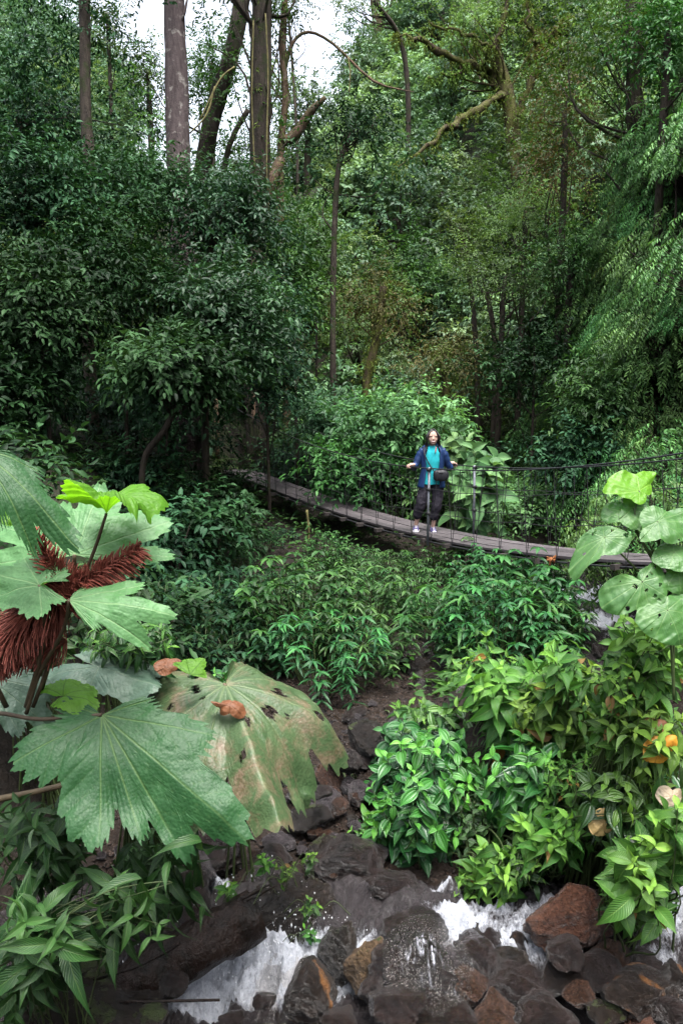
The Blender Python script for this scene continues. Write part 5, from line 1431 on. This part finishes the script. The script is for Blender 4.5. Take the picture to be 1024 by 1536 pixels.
    I = np.arange(nr - 1)[:, None] * nth; J = np.arange(nth - 1)[None]
    Q = np.stack([I + J, I + nth + J, I + nth + J + 1, I + J + 1], -1).reshape(-1, 4)
    if closed:
        Jc = np.array([nth - 1]); Q = np.concatenate([Q, np.stack([I[:, 0] + nth - 1, I[:, 0] + 2 * nth - 1, I[:, 0] + nth, I[:, 0]], -1)])
    if holes:
        cc = Q[:, 0]; hx, hy = (r * np.cos(TT)).ravel()[cc], (r * np.sin(TT)).ravel()[cc]; kp = np.ones(len(Q), bool)
        for i in range(holes):
            a = rs.uniform(lo, hi); rad = R * .75 * rs.uniform(.2, 1); s = R * rs.uniform(.012, .05)
            kp &= ((hx - rad * math.cos(a)) ** 2 + ((hy - rad * math.sin(a)) / rs.uniform(.6, 1.3)) ** 2 > s * s * (1 + .5 * np.sin(7 * np.arctan2(hy, hx) * 5)))
        Q = Q[kp]
    mb.add(V.reshape(-1, 3), Q, None, A.reshape(-1, 4))
    return c, R


def blade(parent, mat, stalk=None, r=.012, smat='stem_red', label=None, **kw):
    mb = MB(); c, R = big_leaf(mb, **kw)
    o = part('leaf', mb, MT[mat], parent, label=label)
    if stalk:
        sb = MB(); tube(sb, spline([c] + [P(*q) for q in stalk], 16), np.linspace(r * .7, r * 1.05, 16), 8, .08); part('leaf_stalk', sb, MT[smat], parent)
    return o


def spike(parent, pts, ln, n, seed, droop=.4):
    rs = np.random.RandomState(seed); mb = MB(); sp = spline([P(*q) for q in pts], 40); tg = nrm(np.gradient(sp, axis=0))
    tube(mb, sp, np.linspace(.014, .005, 40), 6)
    for i in range(n):
        t = rs.uniform(0, 1); j = int(t * 39); a = nrm(np.cross(tg[j], UP)); b = np.cross(a, tg[j]); g = rs.uniform(0, 6.28)
        d = nrm(a * math.cos(g) + b * math.sin(g) + tg[j] * rs.uniform(.25, .8)); l = ln * (1 - .6 * t) * rs.uniform(.7, 1.15)
        p = sp[j]; q = p + d * l * .55; e = p + d * l - UP * droop * l * .3 + tg[j] * l * .15
        tube(mb, [p, q, e], [.0036, .0032, .002], 4, cap=False)
    return part('flower_spike', mb, MT['red'], parent)


gu = thing('giant_ribbed_plant', 'tall plant with raised pale ribbed leaves and red flower spikes at the left edge', 'plant', P(40, 1080, 3.9))
blade(gu, 'gun', at=(-35, 672, 3.3), n=(.25, -.62, .74), lobes=[(60, 695), (130, 790), (60, 796), (0, 772), (-40, 770)], curv=.5, seed=1, sinus=.3, sub=.12, stalk=[(-60, 900, 3.6), (10, 1060, 3.9)], label='grey-green leaf hanging at the top left edge')
mbx = dict(amp=None)
blade(gu, 'gun_back', at=(160, 770, 3.6), n=(.10, .10, .99), closed=(1, -.2, 0), lobes=[(-2.6, .22), (-1.75, .27), (-.95, .29), (-.15, .36), (.65, .30), (1.45, .27), (2.3, .26)], cup=.62, curv=.95, fold=.05, seed=2, sinus=.3, stalk=[(152, 795, 3.62), (138, 835, 3.65), (100, 930, 3.75), (50, 1060, 3.9)], r=.009, label='bright yellow-green leaf seen from below', **mbx)
blade(gu, 'gun_pale', at=(112, 832, 3.75), n=(.02, -.74, .67), lobes=[(-50, 835), (-20, 765), (70, 735), (150, 726), (254, 766), (258, 826)], curv=.35, fold=.012, cup=-.05, seed=3, sinus=.36, sub=.065, stalk=[(108, 880, 3.8), (60, 1040, 3.9)], label='wide pale leaf behind the red spikes')
blade(gu, 'gun_pale', at=(60, 878, 3.5), n=(-.05, -.66, .75), lobes=[(100, 850), (30, 826), (-40, 850), (-20, 890), (62, 924), (98, 900)], curv=.4, fold=.012, seed=4, sinus=.3, sub=.065, stalk=[(66, 960, 3.7), (40, 1060, 3.9)], label='pale leaf at the left edge above the lower spike')
blade(gu, 'gun_pale', at=(104, 900, 3.45), n=(.05, -.70, .71), lobes=[(125, 880), (215, 870), (264, 910), (225, 950), (140, 940)], curv=.45, fold=.012, seed=5, sinus=.34, sub=.065, stalk=[(95, 945, 3.6), (60, 1010, 3.8), (40, 1070, 3.9)], r=.010, label='pale leaf pointing right under the red spikes')
blade(gu, 'gun_back', at=(-15, 745, 3.5), n=(.3, -.75, .6), lobes=[(15, 725), (32, 752), (18, 785), (-10, 790)], curv=.4, seed=6, sinus=.2, label='bright leaf corner at the left edge')
spike(gu, [(112, 908, 3.62), (86, 860, 3.6), (50, 796, 3.55)], .12, 460, 1, .1)
spike(gu, [(88, 900, 3.65), (140, 868, 3.65), (212, 822, 3.7)], .15, 560, 2, .9)
spike(gu, [(90, 880, 3.72), (40, 930, 3.7), (-20, 1005, 3.66)], .19, 800, 3, .6)
spike(gu, [(100, 960, 3.85), (60, 980, 3.8), (0, 1010, 3.8)], .10, 300, 4, .4)

gl = thing('giant_ribbed_plant', 'low plant whose huge drooping ribbed leaves cover the left foreground, one old and one fresh', 'plant', P(-60, 1200, 3.9))
blade(gl, 'gun_old', at=(338, 1026, 4.35), n=(.10, -.30, .95), closed=(.45, -.9, 0), lobes=[(-2.3, .52), (-1.7, .66), (-1.1, .78), (-.55, .84), (-.05, .92), (.5, .86), (1.05, .82), (1.65, .70), (2.3, .52)], curv=1.12, fold=.085, seed=7, sinus=.36, sub=.07, holes=22, wave=1.3, rib=.011, stalk=[(300, 1090, 4.4), (120, 1170, 4.2), (-60, 1210, 3.9)], r=.016, label='old blotched leaf with brown patches and holes', amp=None)
blade(gl, 'gun', at=(153, 1072, 3.75), n=(.10, -.72, .69), lobes=[(96, 1052), (18, 1142), (146, 1268), (212, 1256), (286, 1290), (372, 1255), (318, 1098), (225, 1046)], curv=.40, fold=.012, seed=8, sinus=.30, sub=.065, stalk=[(60, 1079, 3.8), (-20, 1074, 3.85), (-60, 1150, 3.9)], r=.012, smat='stem_brown', label='fresh green leaf at the front', nr=60)
blade(gl, 'gun_grey', at=(-20, 1015, 4.0), n=(.2, -.70, .68), lobes=[(40, 995), (85, 1035), (78, 1085), (30, 1100), (-20, 1100)], curv=.4, seed=9, sinus=.2, label='dull grey leaf at the left edge')
blade(gl, 'gun_grey', at=(150, 1000, 4.3), n=(.1, -.45, .88), lobes=[(60, 1005), (110, 985), (180, 982), (250, 990), (240, 1030), (130, 1030)], curv=.5, seed=10, sinus=.15, label='dull leaf behind the fresh one')
blade(gl, 'gun_back', at=(95, 1045, 3.85), n=(.0, -.35, .93), lobes=[(60, 1030), (100, 1012), (150, 1030), (150, 1058), (80, 1062)], curv=.5, seed=11, sinus=.2, cup=.2, label='small young leaf between the big ones')
blade(gl, 'gun_back', at=(285, 1012, 4.1), n=(.3, -.6, .7), lobes=[(262, 990), (280, 982), (308, 984), (312, 1010)], curv=.6, seed=12, sinus=.2, label='small curled leaf on top of the old one')


def dead_leaf(label, mat, at, n, outline, seed, curv=.45, crease=.22, name='dead_leaf'):
    mb = MB(); big_leaf(mb, at, n, outline, smooth=True, closed=True, curv=curv, seed=seed, nr=22, nth=90, rib=.0, fold=.0, wave=1.5, crease=crease)
    return solo(name, mb, MT[mat], label, 'leaf', P(*at))


dead_leaf('curled brown dead leaf lying on the old ribbed leaf', 'dead_br', (345, 1058, 4.1), (.2, -.6, .8), [(376, 1062), (370, 1071), (345, 1066), (316, 1050), (320, 1043), (348, 1050)], 1, 1.3)
dead_leaf('dry pinkish brown leaf behind the curled young leaf', 'dead_br', (250, 1000, 4.3), (.1, -.7, .6), [(272, 990), (258, 1006), (236, 1008), (230, 996), (255, 986)], 2)
dead_leaf('large orange dead leaf hanging among the bushes at the right edge', 'dead_or', (990, 1122, 4.42), (.2, -.9, .3), [(1018, 1104), (1012, 1128), (985, 1145), (968, 1142), (970, 1116), (995, 1108)], 3)
dead_leaf('tan yellow dead leaf standing upright in the right bushes', 'dead_tan', (904, 1236, 4.62), (-.1, -.95, .2), [(920, 1216), (918, 1240), (908, 1256), (890, 1254), (888, 1222), (904, 1214)], 4)
dead_leaf('torn pale dead leaf at the right edge below the orange one', 'dead_wh', (1006, 1195, 4.5), (.1, -.9, .4), [(1030, 1184), (1026, 1210), (1000, 1212), (986, 1196), (990, 1180), (1010, 1186)], 5)
dead_leaf('narrow brown dead leaf above the orange one', 'dead_br', (985, 1086, 4.5), (.1, -.7, .7), [(1005, 1084), (1000, 1092), (970, 1092), (964, 1084), (985, 1080)], 6)

ht = thing('heart_leaf_plant', 'tall plant with large holed heart shaped leaves at the right edge before the bridge', 'plant', P(1010, 1060, 4.4))
hk = dict(smooth=True, closed=True, nr=60, nth=240, rib=.004, fold=.02)
hs = [(1005, 960, 4.4), (1010, 1050, 4.4)]
blade(ht, 'heart_back', at=(958, 736, 4.4), n=(.25, -.72, .55), lobes=[(988, 706), (955, 710), (912, 722), (904, 736), (926, 740), (945, 748), (958, 757), (968, 742), (980, 722)], curv=.4, seed=21, stalk=[(952, 790, 4.4), (990, 860, 4.4)] + hs, r=.007, smat='stem_green', label='bright top leaf lit from behind', **hk)
blade(ht, 'heart', at=(948, 762, 4.42), n=(.3, -.75, .55), lobes=[(972, 742), (978, 758), (965, 778), (945, 786), (930, 780), (940, 760)], curv=.5, seed=22, stalk=[(965, 800, 4.4), (990, 860, 4.4)] + hs, r=.006, smat='stem_green', **hk)
blade(ht, 'heart', at=(935, 768, 4.4), n=(.0, -.7, .7), lobes=[(905, 758), (935, 754), (962, 764), (975, 785), (958, 792), (930, 782), (902, 774)], curv=.5, seed=23, stalk=[(960, 810, 4.4), (990, 870, 4.4)] + hs, r=.006, smat='stem_green', holes=6, **hk)
blade(ht, 'heart', at=(985, 782, 4.3), n=(.1, -.75, .65), lobes=[(1000, 766), (1040, 760), (1050, 780), (1030, 806), (990, 808), (962, 808), (965, 790)], curv=.4, seed=24, stalk=[(990, 860, 4.4)] + hs, r=.007, smat='stem_green', holes=4, **hk)
blade(ht, 'heart', at=(906, 806, 4.3), n=(-.2, -.75, .62), lobes=[(925, 792), (948, 803), (940, 818), (905, 832), (880, 846), (862, 868), (850, 852), (862, 822), (880, 798), (903, 792)], curv=.4, seed=25, stalk=[(950, 850, 4.4), (990, 890, 4.4)] + hs, r=.007, smat='stem_green', holes=14, label='long drooping leaf with insect holes in front of the deck', **hk)
blade(ht, 'heart', at=(1010, 828, 4.3), n=(.1, -.6, .8), lobes=[(1040, 820), (1040, 850), (1005, 850), (978, 836), (985, 822), (1010, 816)], curv=.4, seed=26, stalk=[(1005, 900, 4.4)] + hs, r=.006, smat='stem_green', **hk)
blade(ht, 'heart', at=(962, 872, 4.25), n=(.0, -.86, .5), lobes=[(985, 838), (998, 862), (1000, 895), (980, 925), (955, 912), (930, 922), (904, 908), (900, 880), (930, 862), (958, 868), (970, 850)], curv=.35, seed=27, stalk=[(985, 900, 4.35)] + hs, r=.007, smat='stem_green', holes=22, label='leaf riddled with insect holes below the deck', **hk)
blade(ht, 'heart', at=(1000, 915, 4.2), n=(.1, -.8, .6), lobes=[(1030, 890), (1045, 920), (1030, 965), (985, 955), (955, 930), (965, 900), (1000, 895)], curv=.4, seed=28, stalk=[(1005, 960, 4.35), (1010, 1050, 4.4)], r=.007, smat='stem_green', holes=5, **hk)
blade(ht, 'heart', at=(1015, 855, 4.3), n=(.2, -.8, .6), lobes=[(1030, 840), (1050, 870), (1025, 890), (1000, 880), (1000, 858)], curv=.4, seed=29, stalk=[(1010, 960, 4.4), (1010, 1050, 4.4)], r=.006, smat='stem_green', **hk)


# ------------------------------------------------------------------ leafy bushes of the foreground
def near_bush(label, cx, cy, rx, ry, d0, bulge, ns, mat, L, W, tm=NEAR, pairs=4, name='shrub', cat='shrub', seed=0, droop=.35, up=.5, layers=2, internode=.055, root=None, rback=.5, thin=1., stem='stem_green', group=None, young=True, face=.5, box_=None, rootd=None):
    rs = np.random.RandomState(seed + 500)
    if root is None:
        q, _ = G(cx, min(cy + ry * 1.0, 1530)); base = np.array([P(cx, cy, d0)[0], P(cx, cy, d0)[1] + rback, 0.]); base[2] = float(hgt(base[0], base[1]))
    else: base = P(*root)
    t = thing(name, label, cat, base, group); fb, sb = MB(), MB()
    B, D, Nn, LL, C = [], [], [], [], []
    k = 0
    while k < ns:
        ux, uy = rs.uniform(-1, 1, 2); q = ux * ux + uy * uy
        lim = 1 + .25 * math.sin(3 * math.atan2(uy, ux) + seed) + .12 * math.sin(7 * math.atan2(uy, ux) + seed * 2)
        if q > lim: continue
        lay = rs.uniform(0, 1) ** 1.5 * layers * .28
        d = d0 - bulge * max(0, 1 - q) + lay
        tip = P(cx + ux * rx, cy + uy * ry, d)
        k += 1
        out = nrm(np.array([ux * .8, -.45, -uy * .6 + up]) + rs.normal(0, .2, 3))
        st = tip - out * min(.34, L * 2) - [0, 0, min(.10, L * .6)]
        b0 = base + [rs.normal(0, .12), rs.normal(0, .10), 0]
        sp = spline([b0, b0 * .5 + st * .5 + [0, 0, .10], st, tip], 14)
        tube(sb, sp, np.linspace(.008, .0025, 14) * thin, 5, cap=False, att=(rs.uniform(), .5, .5, .5))
        S = nrm(np.cross(out, UP)); Nv = np.cross(S, out); g0 = rs.uniform(0, 3.14)
        deep = max(0., 1 - lay * 2.0)  # paler colour fades inward: shade inside the bush painted along with leaf age
        for j in range(pairs):
            p = tip - out * internode * j * (1 + .15 * j)
            sc = (.5, .85, 1.05, 1.0, .95, .9, .85)[min(j, 6)] * rs.uniform(.6, 1.2)
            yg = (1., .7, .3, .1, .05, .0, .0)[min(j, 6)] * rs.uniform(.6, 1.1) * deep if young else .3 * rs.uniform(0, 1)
            for s in (0, PI):
                g = g0 + j * PI / 2 + s + rs.normal(0, .2)
                a = S * math.cos(g) + Nv * math.sin(g)
                dv = nrm(a + out * (.75 if j == 0 else .35) - UP * (.0 if j == 0 else .28) + rs.normal(0, .12, 3))
                B.append(p); D.append(dv); LL.append(L * sc); C.append(yg)
                Nn.append(UP * (1 - face) + np.array([0, -1., .3]) * face + out * .4 + rs.normal(0, .42, 3))
    B, D, Nn, LL = map(np.array, (B, D, Nn, LL))
    leafset(fb, B, D, Nn, LL, LL * (W / L), droop * rs.uniform(.4, 1.4, len(B)), rs.uniform(0, 1, len(B)), np.array(C), tm)
    part('leaves', fb, MT[mat], t); part('stems', sb, MT[stem], t)
    return t


near_bush('dense glossy dark-and-bright green shrub on the bank in the middle foreground', 640, 1215, 112, 140, 6.0, .75, 190, 'N_glossy', .165, .078, NEARB, 5, seed=1, droop=.3)
near_bush('upper shoots of glossy leaves rising above the middle shrub, beside the flat stone', 660, 1095, 62, 50, 6.4, .3, 36, 'N_glossy', .16, .07, NEARB, 4, seed=2)
near_bush('spray of narrow light leaves at the left side of the glossy shrub above the creek', 545, 1262, 34, 50, 5.9, .25, 22, 'N_glossy', .13, .045, NEAR, 5, seed=3, droop=.6)
near_bush('broad light green herb with drooping pointed leaves behind the middle shrub', 765, 1045, 70, 62, 5.9, .4, 60, 'N_light', .21, .085, NEARL, 4, seed=4, name='herb', cat='plant', droop=.55)
near_bush('light green herb mass in the centre of the right bushes', 850, 1065, 75, 72, 5.5, .4, 70, 'N_light', .19, .075, NEARL, 4, seed=5, name='herb', cat='plant', droop=.5)
near_bush('mid green leafy herb below the light ones, right of the glossy shrub', 800, 1170, 85, 70, 5.4, .4, 80, 'N_glossy', .18, .075, NEARL, 4, seed=6, name='herb', cat='plant', droop=.5)
near_bush('bright hanging herb over the small fall, with yellowish leaf tips', 745, 1310, 62, 58, 5.1, .3, 42, 'N_light', .15, .06, NEARL, 4, seed=7, name='herb', cat='plant', droop=.7, up=.2)
near_bush('fresh green herb just above the reddish brown boulder', 838, 1246, 75, 46, 5.0, .3, 56, 'N_light', .155, .065, NEARL, 4, seed=8, name='herb', cat='plant', droop=.5)
near_bush('leafy herb at the right edge under the heart shaped leaves', 975, 985, 60, 70, 4.7, .3, 56, 'N_light', .16, .075, NEARB, 4, seed=9, name='herb', cat='plant', droop=.4)
near_bush('leafy herb round the orange dead leaf at the right edge', 965, 1110, 66, 60, 4.6, .3, 56, 'N_light', .16, .07, NEARL, 4, seed=10, name='herb', cat='plant', droop=.5)
near_bush('dark leaved herb between the tan and the pale dead leaf', 930, 1200, 70, 60, 4.75, .3, 56, 'N_glossy', .17, .07, NEARL, 4, seed=11, name='herb', cat='plant', droop=.5)
near_bush('large bright leaved herb leaning over the stream at the lower right corner', 968, 1320, 52, 70, 4.3, .25, 34, 'N_light', .17, .082, NEARB, 4, seed=12, name='herb', cat='plant', droop=.6, up=.3)
near_bush('bright leaves hanging at the right edge above the white water', 1012, 1250, 40, 60, 4.3, .2, 24, 'N_light', .17, .08, NEARB, 4, seed=13, name='herb', cat='plant', droop=.5)
near_bush('dark filler shrub deep inside the right bushes', 880, 1150, 150, 130, 6.0, .3, 90, 'N_glossy', .17, .07, NEARB, 4, seed=14, young=False)
near_bush('yellow-green shoot with upright leaves beside the flat topped mossy boulder', 682, 1000, 22, 36, 7.6, .15, 10, 'N_light', .2, .07, NEAR, 4, seed=15, name='seedling', cat='plant', up=1.2, droop=.2)
near_bush('small bright shoots at the upper left tip of the glossy shrub', 612, 1062, 24, 24, 6.9, .15, 10, 'N_light', .15, .06, NEAR, 3, seed=16, name='seedling', cat='plant', up=1.2, droop=.2)
near_bush('long leaved dark shrub filling the lower left corner', 50, 1440, 95, 95, 3.55, .4, 26, 'N_dark', .235, .062, NEARL, 4, seed=20, droop=.6, up=.2, internode=.07, thin=.55)
near_bush('arching spray of long dark leaves reaching over the log from the left', 190, 1370, 70, 60, 3.6, .2, 18, 'N_dark', .20, .052, NEARL, 5, seed=21, droop=.7, up=.0, internode=.075, root=(20, 1420, 3.6), thin=.5)
near_bush('dark leafy shrub under the ribbed leaves at the left edge', 50, 1255, 90, 70, 3.95, .3, 26, 'N_dark', .18, .055, NEARL, 4, seed=22, thin=.5, droop=.5, young=False)
near_bush('dark green leaves low under the front ribbed leaf, left of the creek', 215, 1300, 50, 50, 4.6, .2, 22, 'N_dark', .13, .05, NEARL, 4, seed=23, thin=.5, droop=.5, name='herb', cat='plant')
near_bush('narrow leaved dark herb between the raised pale leaf and the drooping leaves', 190, 962, 82, 30, 4.45, .3, 60, 'N_glossy', .115, .026, NEAR, 5, seed=24, name='herb', cat='plant', droop=.5, internode=.03)
near_bush('small pale leaf sprig rising behind the old ribbed leaf', 335, 1000, 26, 14, 4.7, .1, 7, 'N_glossy', .10, .045, NEARB, 3, seed=25, name='seedling', cat='plant', up=.9)
near_bush('pale plant with very large leaves right of the woman, beyond the deck', 718, 735, 46, 66, 13.6, .5, 40, 'N_pale', .46, .27, NEARB, 2, seed=26, name='broad_leaf_plant', cat='plant', droop=.5, internode=.14, face=.65)
near_bush('broad pale leaves rising behind the right shoulder of the woman', 690, 670, 28, 28, 14.2, .3, 14, 'N_pale', .36, .2, NEARB, 2, seed=27, name='broad_leaf_plant', cat='plant', droop=.5, internode=.14, face=.65)
for i, (px, py, r, L, n, lab, mt) in enumerate([(342, 1325, 12, .10, 3, 'three-leaved yellow-green seedling on the edge of the sloping rock', 'N_light'), (428, 1306, 13, .07, 4, 'pale green seedling on top of the sloping rock', 'N_light'), (466, 1358, 15, .08, 4, 'green seedling halfway down the sloping rock', 'N_glossy'),
                                                 (466, 1402, 15, .075, 4, 'dark green seedling just above the rounded patched rock', 'N_glossy'), (468, 1290, 12, .07, 4, 'small bright seedling at the top right of the sloping rock', 'N_glossy'), (398, 1290, 14, .07, 5, 'tufted little plant left of the pale green seedling', 'N_light'),
                                                 (508, 1330, 16, .05, 6, 'tiny dark leafed plant on the wet slab below the glossy shrub', 'N_glossy'), (540, 1385, 14, .06, 5, 'little plant growing in the gap above the tan mossy rock', 'N_dark'), (430, 1100, 26, .08, 8, 'small dark seedling beside the right edge of the old ribbed leaf', 'N_dark'), (600, 1000, 24, .13, 8, 'round leaved dark plant left of the flat topped mossy boulder', 'N_glossy')]):
    q, d = G(px, py + 14)
    dd = 4.85 if 1270 < py < 1420 and px < 500 else d
    near_bush(lab, px, py, r, r, dd, .03, n, mt, L * .8, L * .36, NEARB, 3, seed=40 + i, name='seedling', cat='plant', up=1.0, internode=.025, root=(px, py + 20, dd + .03), layers=.2, thin=.35)

near_bush('blackish filler shrub behind the red spikes at the left edge', 20, 960, 90, 70, 5.2, .2, 40, 'N_dark', .15, .06, NEARB, 4, seed=70, young=False)
near_bush('blackish shrub between the pale ribbed leaves and the shaded hollow', 150, 900, 90, 60, 6.2, .2, 30, 'N_dark', .14, .05, NEARB, 4, seed=71, young=False)

near_bush('small-leaved dark shrub tucked between the glossy shrub and the hanging bright herb', 705, 1245, 55, 60, 5.45, .2, 60, 'N_glossy', .085, .036, NEAR, 5, seed=72, young=False)
near_bush('fine leaved yellow-green plant scrambling through the middle of the right bushes', 865, 1160, 70, 40, 5.0, .2, 60, 'N_light', .08, .03, NEAR, 6, seed=73, name='herb', cat='plant', droop=.4)
near_bush('small leaved bright plant climbing at the right edge below the heart shaped leaves', 940, 1040, 50, 60, 4.6, .2, 60, 'N_light', .085, .04, NEARB, 5, seed=74, name='herb', cat='plant', droop=.4)
near_bush('loose dark herb spilling over the top of the reddish brown boulder', 790, 1305, 50, 22, 5.0, .2, 24, 'N_glossy', .10, .04, NEARL, 4, seed=75, name='herb', cat='plant', droop=.7, up=0.)
near_bush('leggy bright herb standing above the others at the top right of the bushes', 845, 1000, 36, 40, 5.2, .2, 22, 'N_light', .15, .06, NEARL, 4, seed=76, name='herb', cat='plant', up=.9)
near_bush('tall loose shoot rising from the top of the right bushes below the upper stream', 730, 985, 40, 36, 6.3, .2, 18, 'N_light', .15, .055, NEARL, 4, seed=77, name='herb', cat='plant', up=1.0)
